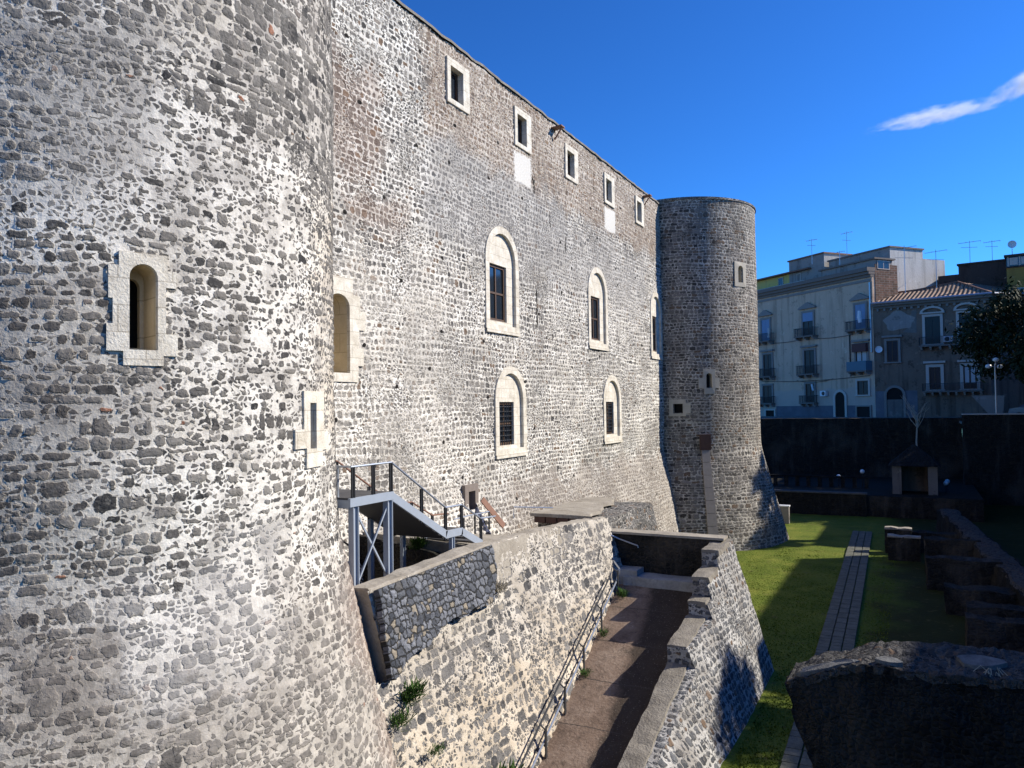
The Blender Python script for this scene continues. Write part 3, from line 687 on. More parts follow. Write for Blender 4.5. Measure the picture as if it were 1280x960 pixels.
far = empty('round_tower', (WX, FT, G), 'far round tower of dark grey lava rubble at the end of the castle wall', 'tower')
FH = [(-28, -.2, .2, 7.15, 8.2), (-57, -.16, .16, 1.0, 1.78), (-79.5, -.25, .28, -.48, .08)]
hs = [(R(d)*TR+a, R(d)*TR+b, c, e) for d, a, b, c, e in FH]
part(grid(tower_fn(FT, -100, 40, G-.2, 12.05, -2.5), 260, 420, tower_hole(hs)), 'rubble_face', M['fartower'], far, True)
m = grid(tower_fn(FT, 40, 260, G-.2, 12.05, -2.5), 60, 30); part(m, 'back_face', M['fartower'], far, True)
m = MB(); m.lathe((WX, FT, 0), [(TR+.02, 12.0), (TR+.06, 12.03), (TR+.05, 12.15), (TR-.3, 12.2), (.01, 12.35)], 64); part(m, 'parapet_rim', M['block'], far)
def far_window(deg, sur, op, lab, mat):
    T = TT(FT, deg); m = MB(); m.poly(sur, [op], -.5, .06, T); w = part(m, 'window', mat, far); w['label'] = lab
    m = MB(); xs = [p[0] for p in op]; zs = [p[1] for p in op]; m.poly(rect(min(xs)-.05, max(xs)+.05, min(zs)-.05, max(zs)+.05), [], -.49, -.40, T); part(m, 'pane', M['void'], w)
far_window(-27.5, rect(-.50, .50, 6.95, 8.42), arch(-.22, .22, 7.2, 8.2), 'slit window near the tower top', M['lime_dull'])
far_window(-57, [(-.3, .62), (.34, .62), (.34, .95), (.62, .95), (.62, 1.55), (.36, 1.55), (.36, 2.05), (-.34, 2.05), (-.34, 1.55), (-.62, 1.55), (-.62, .95), (-.3, .95)], arch(-.17, .17, .95, 1.82), 'cross shaped pale surround with small arched slit', M['lime_dull'])
far_window(-79.0, [(-.55, -.66), (.40, -.66), (.40, -.5), (.66, -.5), (.66, .1), (.40, .1), (.40, .32), (-.55, .32)], rect(-.32, .22, -.5, .06), 'small square window in pale surround beside the corner', M['lime_dull'])
m = MB(); Tf = TT(FT, -61.2); m.box(-.30, .30, -.05, .22, -2.62, -1.72, lambda a, c, b: Tf(a, b, c)); part(m, 'outlet_box', M['rust'], far)
m = MB()
zs = [-2.62-.7*i for i in range(9)]
for z0, z1 in zip(zs, zs[1:]):
    sm = lambda z: .265*(math.sqrt((-2.5-z)**2+.14)+(-2.5-z))/2
    vs = [Tf(a, z, c+sm(z)) for z in (z0-.02, z1) for a in (-.22, .22) for c in (-.05, .13)]
    m.add(vs, [(0, 1, 3, 2), (4, 6, 7, 5), (0, 4, 5, 1), (2, 3, 7, 6), (0, 2, 6, 4), (1, 5, 7, 3)])
part(m, 'drain_chute', M['trimdull'], far)

# ------------------------------------------------------------------ bastion between wall and ramp
BZ = [(10.4, -3.36), (11.4, -3.34), (15.7, -3.24), (19.0, -3.33), (22.0, -3.50), (23.6, -3.62)]
def lerp(tab, x):
    for (a, b), (c, d) in zip(tab, tab[1:]):
        if x <= c: return b+(d-b)*max(0, (x-a))/(c-a)
    return tab[-1][1]
def bx(z): return -9.0+.31*(-3.3-z)
def bast_fn(u, v):
    y = 10.6+13.0*u; zt = lerp(BZ, y)+.05*nz((y, 0, 0), 2.2)*(1 if y > 15.7 else .2); z = G-.1+(zt-G+.1)*v
    return (bx(z)+.03*nz((y, 0, z), .8), y, z), (y, z)
bast = empty('bastion_wall', (-9, 17, G), 'sloping tan and grey rubble retaining wall of the terrace, between near tower and ramp', 'retaining wall')
part(grid(bast_fn, 330, 130, lambda u, v: u < 11.36 and v > -4.85), 'rubble_face', M['bastion'], bast)
mb = MB(); mb.box(-12.8, -8.6, 10.5, 11.4, G, -5.0); part(mb, 'ledge', M['lava'], bast)
secs = []
for i in range(61):                                                   # body: coping band, terrace, end face
    y = 11.38+12.22*i/60; zt = lerp(BZ, y)
    if y < 15.95: prof = [(-8.99, zt+.0), (-9.02, zt+.02), (-9.42, zt+.02), (-9.44, -5.2), (-12.9, -5.3)]
    else: prof = [(-8.99, zt-.02), (-9.1, zt+.01), (-9.38, zt+.0), (-9.6, zt-.12-.05*max(0, y-16)), (-12.9, zt+.06-.13*max(0, y-16))]
    secs.append([(x+(.04*nz((x, y, 2), 3) if -12 < x < -9.05 else 0), y, z+.04*nz((x, y, 0), 2.5)) for x, z in prof]+[(-12.9, y, G), (-7.7, y, G)])
part(loft(secs), 'terrace', M['concrete'], bast)
mb = rough_box(-12.95, -9.46, 15.72, 15.92, -5.4, lambda x: -3.22-.13*(x+12.8)+.06*nz((x, 0, 0), 2), .2, .05, 61.)
part(mb, 'dark_cross_bank', M['lava'], bast)
def in_poly(p, poly):
    x, y = p; r = False; j = len(poly)-1
    for i in range(len(poly)):
        xi, yi = poly[i]; xj, yj = poly[j]
        if (yi > y) != (yj > y) and x < (xj-xi)*(y-yi)/(yj-yi)+xi: r = not r
        j = i
    return r
PATCH = [(11.42, -3.2), (15.75, -3.2), (15.72, -3.75), (15.45, -4.1), (15.2, -4.38), (14.2, -4.38), (13.3, -4.35), (12.45, -4.6), (11.9, -4.62), (11.3, -4.85), (11.2, -4.8)]
def patch_fn(u, v):
    y = 11.15+4.65*u; zt = lerp(BZ, y); z = -4.95+(zt+4.95)*v
    j = .03*nz((y, z, 0), 2)
    return (bx(z)+.075+j*.5, y, z), (y, z)
pm = grid(patch_fn, 200, 80, lambda u, v: not in_poly((u+.06*nz((u, v, 1), 4), v+.06*nz((u, v, 5), 4)), PATCH))
pf = part(pm, 'repaired_section', M['repair'], bast); pf['label'] = 'rebuilt patch of dark blue grey lava stone'
sol = pf.modifiers.new('thick', 'SOLIDIFY'); sol.thickness = .12; sol.offset = -1
# platform block beyond the ramp
plat = empty('stone_platform', (-10, 26, G), 'flat topped ruined stone platform of pale rubble between castle wall and ramp end', 'platform')
secs = []
for i in range(30):
    t = i/29; y = 23.25+5.6*t
    xr = -9.05+.35*t; xl = -11.25; zt = -3.66
    if t > .85: xr -= (t-.85)*5; zt -= (t-.85)*.6
    a, b, c, d = (xr+.9, y, G), (xr, y, zt-.02), (xl, y, zt), (xl-.05, y, G)
    secs.append(seg(a, b, 12)+seg(b, c, 6)+seg(c, d, 6)+[d])
mb = loft(secs); rough(mb, .07, 2.0, 4., keep=lambda v: 0 if v[2] < G+.1 else 1); part(mb, 'rubble_body', M['block'], plat)
mb = MB(); secs = []
for i in range(14):
    t = i/13; y = 22.85+4.8*t; xr = -9.2-.95*t+.25*nz((y, 0, 0), 1.3); xl = -11.35+.1*t
    s = [(xr, y, -3.60), (xr-.02, y, -3.50), ((xl+xr)/2, y, -3.48), (xl, y, -3.50), (xl, y, -3.60)]
    secs.append([(x+.06*nz((x, y, 0), 3), yy+.05*nz((x, y, 8), 3), z+.03*nz((x, y, 4), 2.5)) for x, yy, z in s])
part(loft(secs), 'top_slab', M['concrete'], plat)
mb = MB()
for i in range(5): mb.box(-11.2+.42*i, -10.82+.42*i, 22.86, 23.3, -3.80, -3.60)
part(mb, 'brick_edge', M['rust'], plat)

# ------------------------------------------------------------------ ramp
def rz(y): return -5.63+.32*(y-22.7)
def ramp_fn(u, v):
    x = -8.4+2.9*u; y = 13.2+9.7*v
    return (x, y, max(G+.02, rz(y))+.02*nz((x, y, 0), 1.2)), (x, y)
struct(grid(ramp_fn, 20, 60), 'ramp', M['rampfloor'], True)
land = empty('landing_step', (-7, 23.2, -5.3), 'pale stone landing step at the head of the ramp', 'step')
mb = rough_box(-8.15, -5.55, 22.86, 23.65, -6.0, lambda x: -5.30, .2, .025, 3.); part(mb, 'step_slab', M['slab'], land)
mb = rough_box(-8.45, -7.75, 22.95, 23.65, -5.6, lambda x: -5.12, .2, .03, 8.); part(mb, 'corner_block', M['slab'], land)
cross = empty('parapet_wall', (-7.3, 23.9, G), 'low dark parapet wall closing the head of the ramp', 'wall')
secs = []
for i in range(24):
    x = -9.3+4.0*i/23; zt = -4.10
    a, b, c, d = (x, 23.62, G), (x, 23.64, zt), (x, 24.1, zt), (x, 24.15, G)
    secs.append(seg(a, b, 8)+seg(b, c, 2)+seg(c, d, 3)+[d])
mb = loft(secs); rough(mb, .02, 2.2, 2., keep=lambda v: 0 if v[2] < G+.1 else 1); part(mb, 'rubble_body', M['lava'], cross)
mb = rough_box(-9.3, -5.2, 23.58, 24.18, -4.12, lambda x: -4.05, .2, .012, 6.); part(mb, 'coping', M['concrete'], cross)
# battered outer wall of the ramp with a stepped coping
CT = [(12.9, -8.12), (18.88, -6.40), (18.89, -5.97), (20.88, -5.72), (20.89, -5.34), (21.36, -5.30), (21.37, -4.78), (22.50, -4.70), (22.51, -4.24), (24.25, -4.16)]
rw = empty('ramp_wall', (-4.6, 18, G), 'battered grey rubble outer wall of the ramp with stepped coping, standing on the lawn', 'wall')
ys = sorted(set([12.9+.14*i for i in range(82)]+[a for a, _ in CT]))
ys = [y for y in ys if y <= 24.25]
secs = []; csecs = []
for y in ys:
    zt = lerp(CT, y)-.06; k = (y-24.25)
    yb = y+.6*max(0, (y-22.6)/1.65)
    Sy = -7.6+(-4.16+7.6)*max(0, (y-14.5)/9.75); kk = min(1.12, (zt-G)/max(.5, Sy-G))
    a, b, c, d = (-5.62, y, G-.1), (-5.6, y, zt), (-4.0-1.1*kk, y+(yb-y)*(1-kk), zt), (-4.0, yb, G-.1)
    secs.append(seg(a, b, 6)+seg(b, c, 3)+seg(c, d, 22)+[d])
mb = loft(secs); rough(mb, .035, 1.5, 12., keep=lambda v: 0 if v[2] < G+.02 else 1)
part(mb, 'rubble_body', M['ramp'], rw)
for (y0, z0), (y1, z1) in zip(CT[::2], CT[1::2]):
    y0 += .015; y1 -= .005; n = max(3, int((y1-y0)/.16)); secs = []
    for i in range(n+1):
        y = y0+(y1-y0)*i/n; z = z0+(z1-z0)*i/n
        secs.append([(-5.62, y, z-.10), (-5.62, y, z), (-5.48, y, z+.01), (-5.28, y, z+.01), (-5.13, y, z), (-5.10, y, z-.14)])
    mb = loft(secs); rough(mb, .035, 2.6, y0); part(mb, 'coping', M['coping'], rw)
# handrail along the ramp
hr = empty('ramp_handrail', (-8, 18, -6.5), 'thin metal handrail on posts along the left edge of the ramp', 'handrail')
ry = [14.3, 15.75, 17.15, 18.75, 20.5, 22.45]
def rx(y): return bx(rz(y))+.08
for y in ry:
    m = MB(); x = rx(y); m.box(x-.012, x+.012, y-.045, y+.045, rz(y)-.05, rz(y)+.66)
    m.bar((x, y, rz(y)+.6), (x-.14, y+.02, rz(y)+.70), .025); m.bar((x, y, rz(y)+.22), (x-.12, y, rz(y)+.34), .02); part(m, 'post', M['iron'], hr)
m = MB(); m.tube([(rx(y)-.14, y, rz(y)+.71) for y in (13.3, 16, 19, 22.0)], .024); part(m, 'top_rail', M['iron'], hr)
m = MB(); m.tube([(rx(y)-.05, y, rz(y)+.35) for y in (13.3, 16, 19, 22.45)]+[(rx(22.45)+.02, 22.55, -5.02), (-8.78, 23.3, -4.75)], .026); part(m, 'lower_rail', M['rail'], hr)
m = MB(); m.tube([(-9.05, 23.35, -4.02), (-8.5, 23.56, -4.28), (-7.9, 23.56, -4.45), (-7.88, 23.56, -4.52)], .024)
tag(m.build('wall_rail', M['rail']), 'short pale handrail fixed to the dark parapet at the ramp head', 'handrail')

# ------------------------------------------------------------------ steel staircase
sc = empty('steel_staircase', (-10.4, 13, -3.9), 'blue grey steel staircase and landing beside the near tower, leading down to the terrace', 'staircase')
XO, XI = -9.7, -11.15
P1, P2, P3, P4 = (13.05, -1.80), (15.12, -2.93), (15.83, -2.95), (16.75, -3.40)
m = MB(); m.box(-12.9, XO-.02, 11.72, 13.0, -1.76, -1.71); part(m, 'landing', M['tread'], sc)
m = MB()
m.bar((XO, 11.70, -1.80), (XO, 13.1, -1.80), .06, .17); m.bar((XI, 11.75, -1.82), (XI, 13.1, -1.82), .06, .17)
m.bar((XO, 11.73, -1.83), (-12.9, 11.73, -1.83), .05, .16); m.bar((XO, 13.02, -1.85), (-12.9, 13.02, -1.85), .05, .12); part(m, 'landing_beam', M['steel'], sc)
for x in (XO, XI):
    m = MB()
    for a, b in ((P1, P2), (P2, P3), (P3, P4)): m.bar((x, a[0]-.02, a[1]), (x, b[0]+.02, b[1]), .05, .17)
    part(m, 'stringer', M['steel'], sc)
m = MB()
for a, b, n in ((P1, P2, 8), (P3, P4, 3)):
    for i in range(n):
        t = (i+.5)/n; y = a[0]+(b[0]-a[0])*t; z = a[1]+(b[1]-a[1])*t
        m.box(XI+.03, XO-.03, y-.14, y+.14, z-.02, z+.02)
m.box(XI+.03, XO-.03, P2[0], P3[0], P2[1]+.02, P2[1]+.06); part(m, 'tread', M['tread'], sc)
m = MB(); m.add([(x, a[0], a[1]-.10) for a in (P1, P2) for x in (XI+.03, XO-.03)], [(0, 1, 3, 2)]); part(m, 'soffit', M['tread'], sc)
for x, y, zb, zt in ((XO-.04, 11.88, -5.0, -1.9), (XO-.04, 12.98, -3.95, -1.9), (XI, 11.88, -4.0, -1.9), (XI, 12.98, -4.0, -1.9), (XO-.04, 15.45, -3.6, -3.03), (XI, 15.45, -3.95, -3.03), (XI, 14.2, -3.95, -2.5)):
    m = MB(); w = .13 if x > -10.5 and y < 14 else .09; m.box(x-w/2, x+w/2, y-.018-w/2, y-w/2, zb, zt); m.box(x-w/2, x+w/2, y+w/2, y+w/2+.018, zb, zt); m.box(x-.012, x+.012, y-w/2, y+w/2, zb, zt)
    part(m, 'column', M['steel'], sc)
for x in (XO-.05, XI):
    m = MB(); m.bar((x, 11.95, -2.0), (x, 12.92, -3.4), .035); m.bar((x+.03, 12.92, -2.0), (x+.03, 11.95, -3.4), .035); part(m, 'cross_brace', M['rail' if x == XI else 'steel'], sc)
m = MB(); m.bar((XO-.1, 11.9, -2.7), (XI, 11.9, -2.0), .03); part(m, 'cross_brace', M['iron'], sc)
H = .63
def sz(y):
    for (a, b), (c, d) in (((11.5, -1.74), (13.05, -1.74)), (P1, P2), (P2, P3), (P3, P4), (P4, (19, -3.45))):
        if y <= c: return b+(d-b)*(y-a)/(c-a)
    return -3.45
for x, post_y in ((XO, (11.82, 12.45, 13.04, 14.15, 15.12, 15.83, 16.75)), (XI, (13.04, 14.15, 15.12, 15.83, 16.75))):
    for y in post_y:
        m = MB(); m.box(x-.02, x+.02, y-.045, y-.02, sz(y)-.12, sz(y)+H); m.box(x-.02, x+.02, y+.02, y+.045, sz(y)-.12, sz(y)+H); part(m, 'post', M['iron'], sc)
    m = MB(); ysr = [11.75 if x == XO else 13.0, 13.05, 15.12, 15.83, 16.75, 17.5]
    m.tube([(x, y, sz(y)+H+(.0 if y < 17 else -.03)) for y in ysr], .022); part(m, 'handrail', M['rail' if x == XO else 'board'], sc)
m = MB(); m.tube([(XO, 11.78, -1.11), (XO-.6, 11.78, -1.11), (-12.6, 11.78, -1.11)], .02)
for xx in (XO-.35, XO-.9): m.box(xx-.02, xx+.02, 11.76, 11.80, -1.75, -1.11)
part(m, 'landing_rail', M['rail'], sc)
tr_ = empty('terrace_rail', (-10.8, 18.3, -3.4), 'small grey guard rail at the foot of the steel stairs', 'railing')
for y in (17.9, 18.5, 19.3):
    m = MB(); m.box(-10.92, -10.88, y-.02, y+.02, -3.5, -2.98); part(m, 'post', M['iron'], tr_)
m = MB(); m.tube([(-10.9, 17.4, -2.95), (-10.9, 18.2, -2.95), (-10.9, 19.3, -2.98)], .02); part(m, 'rail', M['rail'], tr_)
m = MB(); m.tube([(-11.3, 21.6, -3.5), (-11.3, 21.6, -3.15), (-10.4, 22.6, -3.25)], .02); tag(m.build('terrace_rail', M['rail']), 'short bent rail by the near corner of the stone platform', 'railing')

# ------------------------------------------------------------------ weeds
def weed(x, y, z, r, n, label, mat='leaf', out=(1, 0, 0)):
    mb = MB(); rnd = random.Random(int(x*100+y*37))
    for _ in range(n*4):
        a = rnd.uniform(0, 6.28); l = r*rnd.uniform(.2, .8); up = rnd.uniform(.3, 1.2)
        d = Vector((math.cos(a)+out[0]*.6, math.sin(a)+out[1]*.6, up)).normalized()*l
        b = Vector((x+rnd.uniform(-.4, .4)*r, y+rnd.uniform(-.7, .7)*r, z+rnd.uniform(-.1, .5)*r)); s = d.cross(Vector((0, 0, 1))).normalized()*r*.035
        mb.add([b-s*.4, b+s*.4, b+d*.6+s, b+d, b+d*.6-s], [(0, 1, 2, 3, 4)])
    tag(mb.build('weed', M[mat]), label, 'weed', 'weeds growing from the masonry')
weed(-8.35, 11.75, -5.35, .38, 90, 'largest green weed tuft on the bastion wall just below the dark stone patch')
weed(-8.2, 11.25, -5.6, .3, 50, 'dark green weed in the gap between near tower and bastion wall')
weed(-7.9, 11.9, -6.3, .22, 40, 'small weed on the bastion wall lower than the large tuft')
weed(-8.6, 15.7, -4.25, .3, 60, 'dry brownish weed at the right edge of the dark stone patch', 'drygrass')
weed(-7.95, 22.2, -5.75, .26, 60, 'green weed at the handrail post nearest the ramp head')
weed(-7.85, 20.3, -6.4, .22, 40, 'small flat weed beside the second handrail post from the ramp head')
weed(-7.72, 18.6, -6.95, .22, 40, 'small weed at the third handrail post from the ramp head')
weed(-11.0, 15.9, -3.45, .34, 120, 'leafy green bush in the shade under the steel stairs', 'leaf', (0, 0, 0))
weed(-7.45, 13.6, -7.6, .5, 120, 'dark shrubby weed at the foot of the bastion wall', 'leaf')

# ------------------------------------------------------------------ foreground ruin
ruin = empty('ruined_wall', (0, 15, G), 'dark ruined wall with gabled broken top in the lower right foreground', 'ruin')
FT_ = [(-2.2, -5.02), (-1.4, -4.72), (-.88, -4.53), (-.48, -4.50), (-.15, -4.55), (.3, -4.55), (.75, -4.50), (1.0, -4.50), (1.45, -4.44), (3.5, -4.5), (6.0, -5.2)]
BK_ = [(-2.1, -5.05), (-1.6, -4.75), (-1.3, -4.72), (-.72, -4.44), (.05, -4.36), (.45, -4.34), (1.0, -4.33), (1.6, -4.35), (3.5, -4.4), (6.0, -5.1)]
LS = [(-5.1, 0), (-5.35, .16), (-5.55, .11), (-5.85, .27), (-6.05, .43), (-6.15, .36), (-6.4, .5), (-6.9, .6), (-8.3, .75)]
def ls(z):
    for (a, b), (c, d) in zip(LS, LS[1:]):
        if z >= c: return b+(d-b)*max(0, min(1, (a-z)/(a-c)))
    return .75
secs = []
n = 110
for i in range(n+1):
    x = -2.2+8.2*i/n; zf = lerp(FT_, x); zb = lerp(BK_, x)
    y0, y1 = 14.6, 15.75
    a, b, c, d = (x, y0-.1, G-.1), (x, y0, zf), (x+.05, y1, zb), (x, y1+.15, G-.1)
    s = seg(a, b, 26)+seg(b, c, 12)+seg(c, d, 10)+[d]
    secs.append(s)
mb = loft(secs)
mb.v = [(max(v[0], -2.2+ls(v[2])) if v[0] < -1.3 else v[0], v[1], v[2]) for v in mb.v]
rough(mb, .035, 4., 1.); rough(mb, .05, 1.4, 6.); rough(mb, .018, 11., 3.)
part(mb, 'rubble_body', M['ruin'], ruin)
secs = []
for i in range(120):
    x = -2.15+8.1*i/119; zf = lerp(FT_, x); zb = lerp(BK_, x); row = []
    for k in range(9):
        t = k/8; y = 14.57+1.2*t; z = zf+(zb-zf)*t+.035+.04*nz((x, y, 2), 4)+.05*nz((x, y, 8), 13)
        row.append((x+.03*nz((x, y, 5), 9), y+.05*nz((x, y, 1), 7), z))
    secs.append(row+[(p[0], p[1], p[2]-.14) for p in row[::-1]])
part(loft(secs), 'broken_top', M['ruintop'], ruin)
for cx, cy, rx_, ry_, lab in ((.85, 15.05, .34, .2, 1), (-1.55, 14.75, .5, .12, 2), (-.5, 14.72, .2, .1, 3)):
    mb = MB(); k = 14; zt = lerp(FT_, cx)+.10+(.07 if lab == 1 else 0)
    sl = (lerp(FT_, cx+.2)-lerp(FT_, cx-.2))/.4
    ring = [(cx+rx_*math.cos(t)*(1+.2*math.sin(3*t+lab)), cy+ry_*math.sin(t), zt+sl*rx_*math.cos(t)+.16*ry_*math.sin(t)) for t in [2*math.pi*j/k for j in range(k)]]
    mb.add(ring+[(x, y, z-.12) for x, y, z in ring], [tuple(range(k))]+[(j, (j+1) % k, k+(j+1) % k, k+j) for j in range(k)])
    part(mb, 'mortar_cap', M['caps'], ruin)
for x, y, z, lab in ((.98, 14.75, -4.5, 'dry grass hanging from the foreground ruin top beside its pale slab'),):
    mb = MB(); rnd = random.Random(int(z*100))
    for _ in range(9):
        a = rnd.uniform(0, 6.28); l = rnd.uniform(.12, .32)
        mb.tube([(x+rnd.uniform(-.15, .15), y, z), (x+math.cos(a)*l*.5, y-.05, z+l*.6), (x+math.cos(a)*l*.9, y-.1, z+l*(.9 if z < -5 else .3))], .006, 5)
    tag(mb.build('dry_weed', M['drygrass']), lab, 'weed')

mb = MB(); rnd = random.Random(44)
for _ in range(7):
    x = 1.1+rnd.uniform(-.35, .35); l = rnd.uniform(.2, .5); k = rnd.uniform(-.35, .35)
    mb.tube([(x, 14.42, -7.0), (x+k*l*.3, 14.36, -7.0+l*.5), (x+k*l, 14.34, -7.0+l*.9), (x+k*l*1.4, 14.33, -7.0+l)], .007, 5, .003)
tag(mb.build('dry_weed', M['drygrass']), 'thin dry stalks against the dark face of the foreground ruin at the bottom right corner', 'weed')

# ------------------------------------------------------------------ ruins at the right side of the moat
def ruin_obj(name, mbs, loc, label, cat, group=None, mat='lava'):
    o = mbs.build(name, M[mat]); return tag(o, label, cat, group)
mb = rough_box(24, 56, -.5, .55, G-.1, lambda t: -6.9+.12*nz((t, 0, 0), .8), .35, .13, 21., .15)
mb.v = [(v[1]+4.6-.092*(v[0]-24)+.0, v[0], v[2]) for v in mb.v]
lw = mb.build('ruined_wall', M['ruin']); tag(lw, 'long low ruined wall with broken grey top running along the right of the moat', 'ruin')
for i, y in enumerate((24.5, 27.5, 30.6, 34.0, 38.2, 43.0, 47.5)):
    x1 = 4.4-.092*(y-24); x0 = x1-2.6-.25*math.sin(i*2.1)
    zt = -6.95+.25*math.sin(i*1.7)
    mb = rough_box(x0, x1, y, y+.75, G-.1, lambda t: zt+.12*nz((t, y, 0), 1.2), .25, .10, i*7., .05)
    ruin_obj('ruined_stub', mb, None, 'dark ruined cross wall in the moat, %s from the viewer' % ('nearest', 'second', 'third', 'fourth', 'fifth', 'sixth', 'seventh and farthest')[i], 'ruin', 'ruined cross walls beside the moat path')
for i, (x0, x1, y, z) in enumerate(((-1.6, -.3, 46.6, -6.86), (-1.4, .1, 44.5, -6.95))):
    mb = rough_box(x0, x1, y, y+.55, G-.1, lambda t: z+.06*nz((t, y, 0), 2), .15, .07, i*5.+2, .05)
    mbc = rough_box(x0-.02, x1+.02, y-.02, y+.57, z-.06, lambda t: z+.03+.06*nz((t, y, 0), 2), .15, .04, i*5.+2)
    rb_ = mb.build('ruined_block', M['lava']); oc_ = mbc.build('lit_block_top', M['concrete']); oc_.parent = rb_  # sunlit top and unlit front put into the colours: pale cap, dark body
    tag(rb_, ('low sunlit masonry block in the moat, the farther of two' if i == 0 else 'low sunlit masonry block in the moat, the nearer of two'), 'ruin', 'sunlit masonry blocks')
secs = []
for i in range(90):
    y = 24.2+31.6*i/89; xc = 4.6-.092*(y-24); zt = -6.9+.12*nz((y, 0, 0), .8)
    secs.append([(xc+dx*(1+.25*nz((y, dx, 0), 1.1))+.05*nz((y, dx, 3), 3), y, zt+dz+.07*nz((y, dx, 7), 2.3)) for dx, dz in ((-.5, -.05), (-.42, .07), (.05, .12), (.48, .07), (.55, -.05))])
o = loft(secs).build('wall_top', M['ruintop']); o.parent = lw
# low wall across the moat end, with a second railing wall behind
mb = rough_box(-16, -3.2, 60.5, 61.1, G-.1, lambda t: -6.62, .5, .03, 31.); ruin_obj('terrace_wall', mb, None, 'low dark terrace wall with thin pale edge across the far end of the moat', 'wall')
mb = MB(); mb.box(-16, -3.15, 60.42, 61.2, -6.62, -6.52); o = mb.build('wall_edge', M['walltop']); o.parent = bpy.data.objects['terrace_wall']
mb = MB(); mb.add([(-16, 61.1, -6.7), (4, 61.1, -6.7), (4, 77, -6.7), (-16, 77, -6.7)], [(0, 1, 2, 3)]); struct(mb, 'upper_terrace', M['soil'])
mb = rough_box(-3.2, 4, 60.8, 61.6, G-.1, lambda t: -6.72, .5, .03, 31.); ruin_obj('terrace_wall', mb, None, 'low dark wall under the small hut at the far end of the moat', 'wall')
fr = empty('balustrade', (-9, 66, -6.7), 'dark low balustrade behind the terrace wall at the moat end', 'balustrade')
for i in range(14):
    m = MB(); x = -14.5+.85*i; m.box(x-.14, x+.14, 65.9, 66.2, -6.7, -5.95); part(m, 'baluster', M['lava'], fr)
m = MB(); m.box(-15, -3.0, 65.85, 66.25, -5.95, -5.82); part(m, 'top_rail', M['ruin'], fr)
m = MB(); m.box(-8.45, -7.75, 55.2, 55.6, G-.05, -7.05); bxo = empty('utility_box', (-8.1, 55.4, G), 'white utility box on the lawn behind the far tower', 'box'); part(m, 'cabinet', M['trimdull'], bxo)
m = MB(); m.box(-8.5, -7.7, 55.15, 55.65, -7.05, -6.97); part(m, 'lid', M['white'], bxo)
# small hut with pyramid roof
hut = empty('stone_hut', (0, 64, -6.9), 'small square stone hut with pyramid roof at the far end of the moat', 'hut')
mb = MB(); hx, hy, hw = -.1, 64.0, 1.15
for sx in (-1, 1):
    for sy in (-1, 1):
        mb2 = MB(); mb2.box(hx+sx*hw-.3, hx+sx*hw+.3, hy+sy*hw-.3, hy+sy*hw+.3, -7.0, -4.65); part(mb2, 'pillar', M['facBside'] if sy < 0 else M['lava'], hut)
mb.box(hx-hw+.3, hx+hw-.3, hy+hw-.2, hy+hw+.2, -7, -4.7); mb.box(hx-hw-.2, hx-hw+.2, hy-hw+.3, hy+hw-.3, -7, -4.7); mb.box(hx+hw-.2, hx+hw+.2, hy-hw+.3, hy+hw-.3, -7, -4.7); part(mb, 'wall', M['facB'], hut)
mb = MB(); e = 1.7; mb.add([(hx-e, hy-e, -4.66), (hx+e, hy-e, -4.66), (hx+e, hy+e, -4.66), (hx-e, hy+e, -4.66), (hx, hy, -3.1)], [(0, 1, 4), (1, 2, 4), (2, 3, 4), (3, 0, 4), (0, 3, 2, 1)]); part(mb, 'roof', M['ruin'], hut)
for i, (x, y, z) in enumerate(((-3.75, 66.5, -5.45), (-5.5, 66.6, -5.9), (1.9, 64.5, -6.0), (2.05, 66.0, -6.0))):
    la = ('white globe lamp on a post left of the stone hut', 'low white globe lamp at the balustrade', 'white globe lamp on a post right of the stone hut', 'farther white globe lamp right of the stone hut')[i]
    l = empty('garden_lamp', (x, y, -6.7), la, 'lamp', 'globe lamps at the moat end')
    m = MB(); m.ball((x, y, z), .17, 10); part(m, 'globe', M['globe'], l, True)
    m = MB(); m.tube([(x, y, -6.75), (x, y, z-.15)], .04, 6); part(m, 'post', M['iron'], l)
# retaining walls of the moat
mb = rough_box(-45, 3.6, 76.2, 77.1, G-.2, lambda t: -1.45+.03*nz((t, 0, 0), 1), .6, .06, 41.); ruin_obj('retaining_wall', mb, None, 'tall dark retaining wall of the moat under the pink and black houses', 'retaining wall')
mb = rough_box(3.4, 14.6, 71.2, 72.1, G-.2, lambda t: -1.15, .5, .05, 43.); rwo = ruin_obj('retaining_wall', mb, None, 'tall dark retaining wall at the right with thin pale coping beside the street lamp', 'retaining wall')
m = MB(); m.box(3.4, 14.6, 71.1, 72.2, -1.13, -1.04); o = m.build('coping', M['trim']); o.parent = rwo
mb = MB(); mb.box(3.4, 14.6, 72.12, 77, -1.9, -1.72); struct(mb, 'street_terrace', M['asphalt'])
mb = rough_box(1, 71.5, 13.6, 14.3, G-.2, lambda t: -1.4, 1.0, .05, 45., y_axis=False); ruin_obj('retaining_wall', mb, None, 'long side retaining wall of the moat beyond the right picture edge', 'retaining wall')

